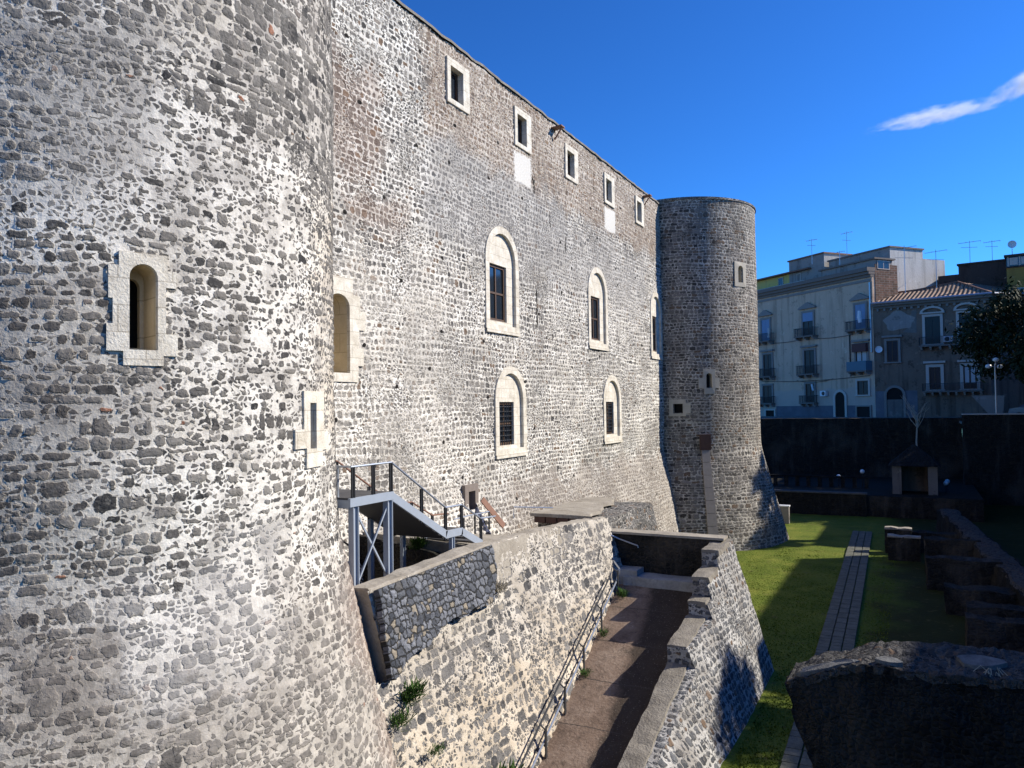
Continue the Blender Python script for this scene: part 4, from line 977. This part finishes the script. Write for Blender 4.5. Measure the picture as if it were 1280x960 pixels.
# ------------------------------------------------------------------ houses
class Fac:
    def __init__(s, P0, e, nrm): s.P, s.e, s.n = Vector(P0), Vector(e), Vector(nrm)
    def __call__(s, a, b, c): p = s.P+s.e*a+s.n*c; return (p.x, p.y, b)
    def box(s, mb, a0, a1, z0, z1, c0, c1): return mb.box(a0, a1, c0, c1, z0, z1, lambda a, c, b: s(a, b, c))
def balcony(F, root, a0, a1, z, depth, railmat, panel=None, brackets=3, h=1.0):
    m = MB(); F.box(m, a0, a1, z-.16, z, 0.0, depth)
    b = part(m, 'balcony', M['cornice'], root)
    for i in range(brackets):
        m = MB(); c = a0+.2+(a1-a0-.4)*i/max(1, brackets-1); F.box(m, c-.1, c+.1, z-.5, z-.162, 0.0, depth*.6); F.box(m, c-.1, c+.1, z-.34, z-.163, depth*.6+.002, depth*.9)
        part(m, 'bracket', M['trimdull'], b)
    m = MB()
    if panel:
        F.box(m, a0, a1, z, z+h, depth-.05, depth); F.box(m, a0, a0+.05, z, z+h, 0, depth-.052); F.box(m, a1-.05, a1, z, z+h, 0, depth-.052)
        part(m, 'railing', M[panel], b)
    else:
        F.box(m, a0, a1, z+h-.05, z+h, depth-.06, depth-.01); F.box(m, a0, a0+.05, z+h-.05, z+h, 0, depth-.062); F.box(m, a1-.05, a1, z+h-.05, z+h, 0, depth-.062)
        n = int((a1-a0)/.12)
        for i in range(n+1): c = a0+.02+(a1-a0-.04)*i/n; F.box(m, c-.014, c+.014, z, z+h-.052, depth-.05, depth-.02)
        for i in range(1, int(depth/.14)):
            c = depth*i/int(depth/.14)
            for q in (a0+.02, a1-.05): F.box(m, q, q+.028, z, z+h-.052, c-.014, c+.014)
        part(m, railmat and 'railing', M[railmat], b)
def facade_window(F, root, a0, a1, z0, z1, fill='glass', trim='trim', ped=None, t=.24, mull=True, sill=True):
    m = MB(); top = z1
    m.poly(rect(a0-t, a1+t, z0, z1+t), [rect(a0, a1, z0+.001, z1)], .0, .14, F)
    if sill: F.box(m, a0-t-.08, a1+t+.08, z0-.14, z0-.002, 0, .24)
    if ped == 'tri':
        c = (a0+a1)/2; w = (a1-a0)/2+t+.35
        m.poly([(c-w, z1+t+.42), (c+w, z1+t+.42), (c, z1+t+1.05)], [], 0, .30, F); F.box(m, c-w, c+w, z1+t+.26, z1+t+.418, 0, .34)
    if ped == 'flat': F.box(m, a0-t-.2, a1+t+.2, z1+t+.12, z1+t+.34, 0, .36)
    if ped == 'arch':
        c = (a0+a1)/2; w = (a1-a0)/2+t+.2
        m.poly([(c-w, z1+t+.05)]+[(c+w*math.cos(q), z1+t+.12+.72*math.sin(q)) for q in [math.pi-math.pi*i/12 for i in range(13)]]+[(c+w, z1+t+.05)],
               [[(c+.78*w*math.cos(q), z1+t+.2+.44*math.sin(q)) for q in [math.pi-math.pi*i/10 for i in range(11)]]], 0, .30, F)
    w = part(m, 'window', M[trim], root)
    m = MB()
    if fill in ('glass', 'curtain'):
        F.box(m, a0, a1, z0, z1, .01, .03); part(m, 'pane', M['housepane'], w)
        m = MB(); sash(m, a0+.005, a1-.005, z0+.005, z1-.005, F, .085, .09, (1, 0), .05); part(m, 'sash', M['wood'], w)
        if fill == 'curtain':
            m = MB(); F.box(m, a0+.14, (a0+a1)/2-.08, z0+.6, z1-.12, .032, .045); F.box(m, (a0+a1)/2+.08, a1-.14, z0+.6, z1-.12, .032, .045); part(m, 'curtain', M['curtain'], w)
    else:
        c = (a0+a1)/2
        F.box(m, a0, c-.01, z0, z1, .01, .07); F.box(m, c+.01, a1, z0, z1, .01, .07)
        n = int((z1-z0)/.16)
        for i in range(n):
            z = z0+.05+(z1-z0-.1)*i/n
            F.box(m, a0+.08, c-.08, z, z+.07, .07, .09); F.box(m, c+.08, a1-.08, z, z+.07, .07, .09)
        part(m, 'shutter', M[fill], w)
    return w
def arch_door(F, root, a0, a1, z0, z1, trim, fill='wood', t=.3):
    m = MB(); m.poly(arch(a0-t, a1+t, z0, z1+t), [arch(a0, a1, z0+.001, z1)], 0, .16, F); d = part(m, 'doorway', M[trim], root)
    m = MB(); m.poly(arch(a0, a1, z0, z1), [], .01, .05, F); part(m, 'door_leaf', M[fill], d); return d
eA, nA = (-.7638, .6455, 0), (-.6455, -.7638, 0)
FA = Fac((-3.805, 94.924, 0), eA, nA)
hA = empty('townhouse', (-3.8, 94.9, ST), 'tall greyish pink old townhouse with balconies and blue shutters right of the far tower', 'house')
m = MB(); FA.box(m, 0, 34, ST-.2, 14.1, -3.6, 0); part(m, 'wall', M['facA'], hA)
m = MB(); FA.box(m, -.02, 34.1, 14.1, 14.4, -.4, .22); FA.box(m, -.04, 34.2, 14.4, 14.72, -.42, .5); FA.box(m, -.06, 34.3, 14.72, 15.16, -.44, .75); part(m, 'cornice', M['cornice'], hA)
m = MB(); FA.box(m, 0, 34, 13.62, 13.9, .002, .10); part(m, 'frieze', M['trimdull'], hA)
for i, (a, b) in enumerate(((.95, 2.45), (9.0, 10.7), (16.75, 18.3), (25, 26.6))):
    w = facade_window(FA, hA, a, b, 8.35, 11.2, 'blueshut' if i != 1 else 'glass', 'trimdull', 'tri')
    if i == 1:
        m = MB(); FA.box(m, a, b, 10.15, 11.2, .088, .12); part(m, 'blind', M['blueshut'], w)
    balcony(FA, hA, a-.75, b+.75, 8.3, .95, 'iron')
for i, (a, b) in enumerate(((.9, 2.5), (8.9, 10.6), (16.5, 18.1), (25, 26.6))):
    w = facade_window(FA, hA, a, b, 3.65, 6.55, 'curtain' if i == 0 else 'glass', 'trimdull', 'flat')
    if i == 0:
        m = MB(); FA.box(m, a-.2, b+.2, 5.75, 6.7, .15, .5); part(m, 'blind', M['maroon'], w)
    balcony(FA, hA, a-.6, b+.6, 3.6, .95, 'iron', 'teal' if i == 0 else None, h=1.05)
for i, (a, b) in enumerate(((9.05, 10.5), (16.6, 18.3))):
    facade_window(FA, hA, a, b, .1, 2.4, 'glass', 'trimdull'); balcony(FA, hA, a-.5, b+.6, .05, .7, 'iron', h=.9)
facade_window(FA, hA, .85, 2.4, .85, 2.45, 'glass', 'trim')
arch_door(FA, hA, 4.3, 5.75, ST, 1.25, 'trim', 'void'); 
m = MB(); m.poly(rect(.5, 2.75, ST, -.35), [rect(.7, 2.55, ST+.01, -.5)], 0, .15, FA); d = part(m, 'shop_door', M['trimdull'], hA); m = MB(); FA.box(m, .7, 2.55, ST, -.5, .01, .05); part(m, 'door_leaf', M['void'], d)
m = MB(); m.poly(rect(16.0, 18.1, ST, -.7), [rect(16.25, 17.85, ST+.01, -.9)], 0, .15, FA); d = part(m, 'shop_door', M['trim'], hA); m = MB(); FA.box(m, 16.25, 17.85, ST, -.9, .01, .05); part(m, 'door_leaf', M['void'], d)
m = MB(); FA.box(m, 5.95, 15.9, ST, -.35, .005, .06); FA.box(m, 2.8, 4.0, ST, -.35, .005, .06); part(m, 'plinth', plain('dark_blue_plinth', (.13, .13, .155), .85, 0, .4, scale=1.0), hA)
m = MB()
for z, a0, a1, sag in ((7.85, 3.0, 8.2, .12), (7.95, 11.5, 16.2, .1), (3.0, .6, 18.5, .25), (2.85, 6, 12, .3)):
    m.tube([FA(a0+(a1-a0)*i/10, z-sag*4*(i/10)*(1-i/10), .12) for i in range(11)], .035, 5)
part(m, 'wall_cable', M['iron'], hA)
m = MB(); m.tube([FA(.25, 13.5, .12), FA(.25, 5.6, .12)], .10, 8); part(m, 'downpipe', M['rail'], hA)
m = MB(); m.tube([FA(3.35, 7.8, .1), FA(3.35, 3.0, .1)], .07, 8); part(m, 'drainpipe', M['iron'], hA)
def ac_unit(F, a, z, label, grp='air conditioners on the house fronts'):
    p = F(a, z, .25); o = empty('air_conditioner', p, label, 'air conditioner', grp)
    m = MB(); F.box(m, a-.45, a+.45, z-.3, z+.35, .08, .42); part(m, 'casing', M['white'], o)
    m = MB(); k = 14; ring = [(a-.1+.24*math.cos(t), z+.02+.24*math.sin(t)) for t in [2*math.pi*j/k for j in range(k)]]; m.poly(ring, [], .421, .44, F); part(m, 'fan_grille', M['iron'], o)
ac_unit(FA, 7.4, 1.1, 'white air conditioner beside the arched door of the pink townhouse')
m = MB(); m.tube([FA(.9, 10.3, 1.0), FA(.95, 9.6, 1.05), FA(.9, 9.0, .95)], .22, 8); tag(m.build('laundry', M['white']), 'white laundry hanging at the top right balcony of the pink townhouse', 'laundry')
m = MB(); m.tube([FA(16.0, 9.9, .9), FA(15.9, 9.2, .95), FA(16.1, 8.7, .9)], .16, 8); tag(m.build('laundry', M['curtain']), 'pale laundry at the top left balcony of the pink townhouse', 'laundry')
m = MB(); m.tube([FA(8.95, 2.3, .6), FA(8.7, 1.5, .65)], .12, 8); tag(m.build('laundry', M['white']), 'small white cloth at the low middle balcony of the pink townhouse', 'laundry')

eB, nB = (.9852, -.1712, 0), (-.1712, -.9852, 0)
FB = Fac((-3.78, 94.90, 0), eB, nB)
hB = empty('townhouse', (1, 94, ST), 'blackened two storey house with terracotta hip roof and white arched window heads', 'house')
m = MB(); FB.box(m, .02, 11.05, ST-.2, 10.6, -8, 0); part(m, 'wall', M['facB'], hB)
m = MB(); m.add([FB(11.055, ST-.2, 0), FB(15.5, ST-.2, -4.5), FB(15.5, 10.55, -4.5), FB(11.055, 10.55, 0)], [(0, 1, 2, 3)]); m.add([FB(11.055, ST-.2, -.01), FB(15.5, ST-.2, -4.6), FB(15.5, 10.55, -4.6), FB(11.055, 10.55, -.01)], [(0, 1, 2, 3)]); part(m, 'side_wall', M['facBside'], hB)
m = MB(); FB.box(m, .02, 11.2, 10.35, 10.62, 0, .25); FB.box(m, .0, 11.4, 10.62, 10.85, -.2, .55)
m.add([FB(11.2, 10.62, .56), FB(16, 10.62, -4.3), FB(16, 10.85, -4.3), FB(11.2, 10.85, .56), FB(11.0, 10.62, -.3), FB(15.8, 10.62, -5), FB(15.8, 10.85, -5), FB(11.0, 10.85, -.3)], [(0, 1, 2, 3), (4, 5, 6, 7), (0, 1, 5, 4), (3, 2, 6, 7), (1, 2, 6, 5)]); part(m, 'cornice', M['cornice'], hB)
m = MB(); m.tube([FB(0, 10.98, .68), FB(11.4, 10.98, .68), FB(16, 10.98, -4.2)], .13, 8); part(m, 'gutter', M['rail'], hB)
for i in range(16):
    m = MB() if i == 0 else m; a = .4+.68*i; FB.box(m, a, a+.22, 10.1, 10.348, .002, .22)
part(m, 'corbel', M['trimdull'], hB)
# roof: hipped, tile channels run down the slope
def roof_plane(q, name, mat, root, uvs):
    m = MB(); m.v = [tuple(p) for p in q]; m.f = [tuple(range(len(q)))]; m.uv = uvs; return part(m, name, mat, root)
E0, E1 = FB(-.1, 10.92, .8), FB(11.6, 10.92, .8)
Rg0, Rg1 = FB(1.2, 12.55, -4.2), FB(7.8, 13.15, -4.4)
E2 = FB(16.4, 10.92, -4.2)
roof_plane([E0, E1, Rg1, FB(3.6, 12.62, -4.3), Rg0], 'roof', M['tiles'], hB, [(0, 0), (11.7, 0), (7.9, 5.5), (3.7, 5.4), (1.3, 5.3)])
roof_plane([E1, E2, FB(12, 12.6, -9), Rg1], 'roof_side', M['tiles'], hB, [(0, 0), (7, 0), (5, 5), (0, 5.5)])
roof_plane([Rg1, FB(12, 12.6, -9), FB(1.2, 11, -10), Rg0], 'roof_back', M['tiles'], hB, [(0, 0), (6, 4), (6, 9), (0, 6)])
m = MB(); m.tube([Rg0, FB(3.6, 12.64, -4.3), Rg1], .14, 6); m.tube([Rg1, E1], .13, 6); part(m, 'ridge_tiles', M['board'], hB)
facade_window(FB, hB, 5.15, 6.6, 6.15, 9.1, 'green', 'trim', 'arch', .26); facade_window(FB, hB, 8.35, 9.75, 6.15, 9.2, 'green', 'trim', 'arch', .26)
facade_window(FB, hB, 1.3, 2.45, 4.4, 6.75, 'glass', 'trimdull', 'flat')
facade_window(FB, hB, 5.4, 6.5, 1.25, 3.65, 'glass', 'trim', 'flat', .3); facade_window(FB, hB, 8.6, 9.8, 1.25, 3.65, 'curtain', 'trim', 'flat', .3)
arch_door(FB, hB, 1.15, 2.8, ST, 1.55, 'trimdull', 'void', .26)
m = MB(); FB.box(m, 1.2, 2.75, ST, .25, .06, .12); part(m, 'door_panel', M['facBside'], hB)
balcony(FB, hB, 4.6, 10.4, 6.0, .8, 'iron', None, 7, .0001+.9); balcony(FB, hB, 4.8, 10.4, 1.1, .8, 'iron', None, 8, .0001+.8)
m = MB(); k = 22; m.poly([(2.6+1.5*math.cos(t)*(1+.14*math.sin(5*t)), 8.85+1.05*math.sin(t)*(1+.2*math.cos(3*t+1))) for t in [2*math.pi*j/k for j in range(k)]], [], .0, .025, FB); part(m, 'plaster_patch', M['shadewall'], hB)
m = MB(); m.poly([(2.9, 7.6), (4.3, 7.45), (4.35, 10.0), (3.9, 9.9), (3.6, 8.2)], [], .0, .02, FB); part(m, 'plaster_patch', M['facBside'], hB)
m = MB(); FB.box(m, 0, 4.2, ST, 1.2, .003, .02); part(m, 'blue_dado', plain('faded_blue_wash', (.17, .17, .19), .9, 0, .5, scale=1.0), hB)
m = MB(); m.lathe((0, 0, 0), [(.01, .0), (.2, .03), (.38, .12)], 16); m.v = [FB(.55+v[0], 5.85+v[1], .25+v[2]) for v in m.v]; dsh = m.build('satellite_dish', M['white']); tag(dsh, 'white satellite dish on the corner between the two houses', 'satellite dish')
ac_unit(FB, 7.35, 6.55, 'white air conditioner between the two arched windows of the blackened house')

def block(name, label, F, a0, a1, z0, z1, depth, mat, sidemat=None, cap='cornice', wins=(), winmat='glass', lip=.15, cat='building'):
    o = empty(name, F(a0, z0, 0), label, cat)
    m = MB(); F.box(m, a0, a1, z0, z1, -depth, 0); part(m, 'wall', M[mat], o)
    m = MB(); F.box(m, a0-lip, a1+lip, z1, z1+.18, -depth-lip, lip); part(m, 'roof', M[cap], o)
    if sidemat:
        m = MB(); F.box(m, a0-.03, a0-.002, z0, z1, -depth, 0); part(m, 'side_wall', M[sidemat], o)
    for (b0, b1, y0, y1) in wins:
        m = MB(); m.poly(rect(b0-.08, b1+.08, y0-.08, y1+.08), [rect(b0, b1, y0, y1)], 0, .08, F); w = part(m, 'window', M['trim'], o)
        m = MB(); F.box(m, b0, b1, y0, y1, .01, .03); part(m, 'pane', M[winmat], w)
    return o
# roof storeys behind the cornice of the pink house (own frames, same street grid)
FP = Fac((-2.0, 98.0, 0), eA, nA)
bk = block('rooftop_block', 'tall rooftop block with bright pale side wall above the tiled roof', FP, 0, 9.2, 10, 17.75, 5.2, 'shadewall', 'whitewall', 'cornice', ((2.2, 3.4, 15.4, 16.4), (4.6, 5.6, 15.4, 16.4), (6.6, 7.6, 15.2, 16.4)))
FP2 = Fac((-2.0+.6455*5.2, 98.0+.7638*5.2, 0), eA, nA)
m = MB(); FP2.box(m, -.03, 6, 10, 16.75, -3.6, -.002); part(m, 'rear_wing', M['whitewall'], bk)
FBk = Fac((-3.515, 95.268, 0), eA, nA)
bb = block('rooftop_room', 'brown brick rooftop room with a small window at the corner of the pink townhouse', FBk, 0, 8, 11, 16.1, 2.7, 'shadewall', None, 'cornice', (), lip=.25)
m = MB(); FBk.box(m, -.05, -.005, 9.8, 15.55, -3.4, 0); part(m, 'brick_wall', M['brick'], bb)
m = MB(); FBk.box(m, -.09, -.052, 15.0, 16.0, -2.2, -.35); w = part(m, 'window', M['trim'], bb); m = MB(); FBk.box(m, -.10, -.092, 15.1, 15.9, -1.25, -.45); FBk.box(m, -.10, -.092, 15.1, 15.9, -2.1, -1.35); part(m, 'pane', M['glass'], w)
FQ = Fac((-9.6, 104.0, 0), eA, nA)
block('rooftop_block', 'worn grey rooftop block with pale side left of the tall rooftop block', FQ, 0, 6.2, 12, 18.9, 4.5, 'shadewall', 'lightwall', 'board')
FQ2 = Fac((-6.3, 101.6, 0), eA, nA)
block('rooftop_room', 'low white rooftop wall between the roof blocks', FQ2, 1.0, 5.4, 12, 16.4, 3.5, 'lightwall', 'lightwall', 'cornice')
FY = Fac((-11.75, 105.9, 0), eA, nA)
by = block('rooftop_room', 'yellow roof terrace room under a brown eave next to the far tower', FY, 0, 13, 12, 17.3, 5, 'yellow', 'yellow', 'board', ((4.6, 5.4, 15.7, 17.0), (1.3, 1.9, 15.8, 17.0)), lip=.7)
m = MB(); FY.box(m, -.4, 13, 15.75, 15.9, .9, 1.0); FY.box(m, -.4, 13, 12, 15.75, .92, .98); part(m, 'terrace_parapet', M['lightwall'], by)
FD = Fac((2.6, 102.5, 0), eB, nB)
bd = block('apartment_block', 'dark brown flat roofed building behind the terracotta roof', FD, 2.4, 8.6, 5, 15.6, 6, 'darkblock', None, 'darkblock', ())
m = MB(); FD.box(m, .3, 2.38, 5, 14.6, -6, .0); part(m, 'lower_wing', M['darkblock'], bd)
FO = Fac((9.3, 98.5, 0), eB, nB)
bo = block('apartment_block', 'ochre building with a band of pale windows at the right edge', FO, 0, 9, 4, 14.3, 7, 'ochre', None, 'darkblock', ((.7, 1.5, 10.6, 12.0),), lip=.1)
m = MB(); FO.box(m, .0, 9, 14.45, 15.55, -6.5, -.1); part(m, 'glazed_storey', M['glass'], bo)
m = MB()
for i in range(8): FO.box(m, .1+i*1.05, .25+i*1.05, 14.45, 15.5, -.1, -.03); 
for i in range(7): FO.box(m, .3+i*1.05, 1.05+i*1.05, 14.62, 15.4, -.098, -.06)
part(m, 'window_band', M['trim'], bo); m = MB(); FO.box(m, -.2, 9.2, 15.5, 15.75, -6.7, .15); part(m, 'roof_slab', M['darkblock'], bo)
def antenna(x, y, z0, h, label, els=4, w=1.3):
    o = empty('tv_antenna', (x, y, z0), label, 'antenna', 'antennas on the roofs')
    m = MB(); m.tube([(x, y, z0), (x, y, z0+h)], .035, 6); part(m, 'mast', M['rail'], o)
    m = MB(); m.tube([(x-w*.5, y, z0+h*.93), (x+w*.5, y, z0+h*.97)], .025, 5)
    for i in range(els): t = -.5+i/(els-1); m.tube([(x+t*w, y-.4, z0+h*.95), (x+t*w, y+.4, z0+h*.95)], .02, 5)
    m.tube([(x-w*.4, y, z0+h*.76), (x+w*.35, y, z0+h*.72)], .022, 5); part(m, 'aerial', M['rail'], o)
antenna(-6.9, 104, 17.0, 4.4, 'tallest thin tv antenna above the grey roof blocks'); antenna(-10.9, 103, 17.5, 3.2, 'tv antenna at the left end of the grey roof blocks')
antenna(-.5, 95.2, 12.0, 5.3, 'tv antenna in front of the bright pale side wall', 3, 2.4); antenna(2.6, 97.5, 12.6, 4.3, 'tv antenna standing on the terracotta roof ridge', 4, 2.2)
antenna(6.2, 103, 15.6, 2.9, 'tv antenna on the left of the dark brown building', 4, 2.2); antenna(8.4, 103, 15.6, 2.7, 'tv antenna on the right of the dark brown building', 4, 1.6)
antenna(-7.5, 100.5, 15.0, 3.4, 'small tv antenna on the low rooftop room', 4, 1.2)
m = MB(); m.lathe((0, 0, 0), [(.01, .0), (.2, .04), (.42, .15)], 16); m.v = [(9.9+v[0], 98.8-v[2], 16.9+v[1]) for v in m.v]; m.tube([(9.9, 98.8, 15.7), (9.9, 98.8, 16.9)], .04, 6); tag(m.build('satellite_dish', M['white']), 'white satellite dish on top of the ochre building', 'satellite dish')

# ------------------------------------------------------------------ trees, street things
def leaf_crown(c, rad, clumps, leaves, size, seed, flat=.8):
    rnd = random.Random(seed); mb = MB(); cl = []
    for _ in range(clumps):
        d = Vector((rnd.gauss(0, 1), rnd.gauss(0, 1), rnd.gauss(0, 1))).normalized()*rnd.uniform(.25, 1.0)**.6
        cl.append((Vector((c[0]+d.x*rad, c[1]+d.y*rad, c[2]+d.z*rad*flat)), rad*rnd.uniform(.16, .30)))
    for p, r in cl:
        for _ in range(leaves):
            d = Vector((rnd.gauss(0, 1), rnd.gauss(0, 1), rnd.gauss(0, .7))).normalized()*r*rnd.uniform(.3, 1.1)
            q = p+d; n = (d.normalized()+Vector((rnd.uniform(-.7, .7), rnd.uniform(-.7, .7), rnd.uniform(-.2, .9)))).normalized()
            a = n.cross(Vector((rnd.uniform(-1, 1), rnd.uniform(-1, 1), .3))).normalized()*size*rnd.uniform(.6, 1.3); b = n.cross(a).normalized()*a.length*.55
            mb.add([q-a, q-b*.8, q+a, q+b*.8], [(0, 1, 2, 3)])
    return mb, cl
def tree(x, y, z0, zc, rad, clumps, leaves, size, seed, label, trunk=.22, flat=.8, group=None):
    o = empty('tree', (x, y, z0), label, 'tree', group); mb, cl = leaf_crown((x, y, zc), rad, clumps, leaves, size, seed, flat)
    part(mb, 'crown', M['foliage'], o)
    m = MB(); m.tube([(x, y, z0-.1), (x+.1, y, z0+(zc-z0)*.4), (x-.05, y+.1, zc)], trunk, 9, trunk*.5)
    for p, r in cl[::4]: m.tube([(x, y, z0+(zc-z0)*.55), ((x+p.x)/2, (y+p.y)/2, (zc*.5+p.z*.5)-.2), p], trunk*.3, 6, .02)
    part(m, 'trunk', M['bark'], o)
tree(8.4, 74.5, ST, 5.6, 5.1, 130, 100, .22, 5, 'dark evergreen tree at the right edge in front of the blackened house')
tree(10.8, 69.5, ST, 4.2, 4.2, 90, 90, .2, 15, 'second dark evergreen tree cut by the right picture edge')
tree(14.9, 31.5, ST, 6.8, 2.6, 60, 70, .2, 25, 'street tree on the moat edge out of view, placed to shade the ramp wall')  # unseen tree, set where its crown throws shade on the ramp wall
tree(14.9, 62.3, ST, 12.4, 2.5, 70, 70, .2, 35, 'tall slim street tree on the moat edge out of view, placed to shade the far tower foot, farther away', .25, 1.4)  # unseen tree added so its shadow falls on the far tower base
# bare pale sapling at the moat end
sp = empty('bare_tree', (.2, 75.4, -6.7), 'pale leafless little tree in front of the retaining wall above the hut', 'tree')
mb = MB(); rnd = random.Random(3)
mb.tube([(.2, 75.4, -6.7), (.1, 75.4, -3.5), (.25, 75.4, -1.2)], .10, 6, .06)
for i in range(16):
    z = -2.6+rnd.uniform(0, 1.6); a = rnd.uniform(0, 6.28); l = rnd.uniform(.7, 1.5)
    mb.tube([(.2, 75.4, z), (.2+math.cos(a)*l*.5, 75.4+math.sin(a)*l*.4, z+l*.6), (.2+math.cos(a)*l*.8, 75.4+math.sin(a)*l*.6, z+l*1.3)], .035, 5, .012)
    for _ in range(4):
        b = a+rnd.uniform(-1, 1); q = rnd.uniform(.3, .8); mb.tube([(.2+math.cos(a)*l*.65, 75.4+math.sin(a)*l*.5, z+l*.95), (.2+math.cos(a)*l*.65+math.cos(b)*q*.6, 75.4+math.sin(a)*l*.5+math.sin(b)*q*.5, z+l*.95+q*.7)], .014, 4, .006)
part(mb, 'branches', M['palebark'], sp)
# street lamp
sl = empty('street_lamp', (5.85, 72.6, ST), 'pale street lamp with a cluster of heads behind the right retaining wall', 'street lamp')
m = MB(); m.tube([(5.85, 72.6, ST), (5.85, 72.6, 2.9)], .075, 8, .05); part(m, 'pole', M['rail'], sl)
for dx, dy, dz in ((-.45, 0, 2.75), (.35, .1, 2.7), (.05, -.3, 3.25)):
    m = MB(); m.tube([(5.85, 72.6, 2.7), (5.85+dx, 72.6+dy, dz)], .03, 6); part(m, 'arm', M['rail'], sl)
    m = MB(); m.lathe((5.85+dx, 72.6+dy, dz), [(.03, .18), (.2, .1), (.24, -.05), (.1, -.16), (.01, -.17)], 12); part(m, 'lamp_head', M['globe'], sl, True)
def car(x, y, rot, mat, label):
    o = empty('parked_car', (x, y, ST), label, 'car', 'cars parked along the street'); c, s = math.cos(rot), math.sin(rot)
    def T(a, b, z): return (x+a*c-b*s, y+a*s+b*c, ST+z)
    prof = [(-2.0, .35), (-2.05, .75), (-1.8, .95), (-1.2, 1.02), (-.6, 1.45), (.7, 1.48), (1.35, 1.05), (1.95, .95), (2.05, .6), (2.0, .35)]
    m = MB(); k = len(prof)
    vs = [T(a, (-.82 if z < 1.2 else -.66), z) for a, z in prof]+[T(a, (.82 if z < 1.2 else .66), z) for a, z in prof]
    m.add(vs, [tuple(range(k)), tuple(range(k, 2*k))[::-1]]+[(i, (i+1) % k, k+(i+1) % k, k+i) for i in range(k)]); part(m, 'body', M[mat], o)
    m = MB()
    for sgn in (-1, 1): m.add([T(a, sgn*b, z) for a, b, z in ((-1.05, .80, 1.06), (-.55, .68, 1.40), (.65, .68, 1.42), (1.15, .80, 1.06))], [(0, 1, 2, 3)])
    m.add([T(-1.22, -.7, 1.06), T(-1.22, .7, 1.06), T(-.66, .6, 1.43), T(-.66, -.6, 1.43)], [(0, 1, 2, 3)]); part(m, 'side_window', M['glass'], o)
    for a in (-1.25, 1.25):
        for b in (-.8, .8):
            m = MB(); m.tube([T(a, b-.1, .32), T(a, b+.1, .32)], .32, 14); part(m, 'wheel', M['rubber'], o)
car(9.4, 80.0, R(172), 'carp', 'blue grey car parked under the tree at the right edge')
m = MB(); m.add([(4.9, 86.0, .5), (7.6, 85.8, .45), (7.4, 85.8, ST), (6.6, 85.9, ST)], [(0, 1, 2, 3)]); m.add([(4.9, 86.1, .5), (7.6, 85.9, .45), (7.4, 85.9, ST), (6.6, 86.0, ST)], [(0, 3, 2, 1)])
tag(m.build('awning', M['shadewall']), 'pale grey canvas awning hanging at street level behind the street lamp', 'awning')

# ------------------------------------------------------------------ unseen houses added beyond the right picture edge, rooflines shaped to shade the moat
def shade_house(y0, y1, top, x0, label):
    o = empty('unseen_shade_house', (x0, (y0+y1)/2, ST), label, 'house', 'unseen houses added to shade the moat')
    F = Fac((x0, y1, 0), (0, -1, 0), (-1, 0, 0)); L = y1-y0
    m = MB(); F.box(m, 0, L, ST, top-.3, -9, 0); part(m, 'wall', M['apart'], o)
    m = MB(); F.box(m, 0, L, top-.3, top, -9, .25); part(m, 'cornice', M['cornice'], o)
    n = max(1, int(L/3.2)); z = .2
    while z < top-2.6:
        for i in range(n):
            a = L*(i+.5)/n
            m = MB(); m.poly(rect(a-.75, a+.75, z-.1, z+1.8), [rect(a-.55, a+.55, z, z+1.7)], 0, .12, F); w = part(m, 'window', M['trim'], o)
            m = MB(); F.box(m, a-.55, a+.55, z, z+1.7, .01, .04); part(m, 'pane', M['glass'], w)
        z += 3.2
shade_house(12.0, 28.6, 10.6, 18, 'four storey beige house added out of view to shape the moat shade, nearest the viewer')
shade_house(28.62, 38.0, 9.0, 18, 'lower beige house added out of view to shape the moat shade, second from the viewer')
shade_house(38.02, 58.2, 11.3, 18, 'long beige house added out of view to shape the moat shade, third from the viewer')
shade_house(58.22, 62.3, 8.0, 18, 'narrow low beige house added out of view to shape the moat shade, between two taller ones')
shade_house(62.32, 86.5, 11.2, 18, 'beige house added out of view to shape the moat shade, fifth from the viewer')
shade_house(86.52, 98, 17.0, 18, 'tallest beige house added out of view to shade the moat end, farthest from the viewer')

# ------------------------------------------------------------------ cloud streak
def cloud(name, c, half, rot, dens, seed, label):
    g = NG('cloud_vapour_%d' % seed); g.t.nodes.remove(g.bsdf)
    o = g.obj(); x, y, z = g.sep(o)
    wob = g.m('MULTIPLY', g.m('SUBTRACT', g.noise(g.vm('MULTIPLY', o, (2.2, 1, 1)), 1.3+seed*.1, 2), .5), .9)
    zz = g.m('ADD', z, wob)
    r = g.m('ADD', g.m('ADD', g.m('MULTIPLY', x, x), g.m('MULTIPLY', y, y)), g.m('MULTIPLY', g.m('MULTIPLY', zz, zz), 1.4))
    fall = g.m('MAXIMUM', g.m('SUBTRACT', 1.0, r), 0.0)
    n = g.noise(g.vm('ADD', g.vm('MULTIPLY', o, (3.5, 1.5, 1.6)), (seed*3.1, 0, 0)), 1.6, 5, .65)
    d = g.m('MULTIPLY', g.m('MAXIMUM', g.m('SUBTRACT', g.m('ADD', n, g.m('MULTIPLY', fall, .32)), .60), 0.0), g.m('MULTIPLY', fall, dens))
    v = g.node('ShaderNodeVolumePrincipled', {'Color': (1, 1, 1), 'Density': d, 'Anisotropy': .2})
    g.t.links.new(v.outputs[0], g.out.inputs['Volume'])
    mb = MB(); mb.ball((0, 0, 0), 1.0, 24)
    ob = mb.build(name, g.mat); ob.location = c; ob.scale = half; ob.rotation_euler = rot
    return tag(ob, label, 'cloud')
cloud('cloud', (66, 1950, 640), (165, 60, 21), (0, R(-4), 0), .13, 1, 'thin white cloud streak in the blue sky, left wispy end')
cloud('cloud', (265, 1950, 690), (150, 70, 33), (0, R(-21), 0), .12, 2, 'denser white cloud cut by the right picture edge')
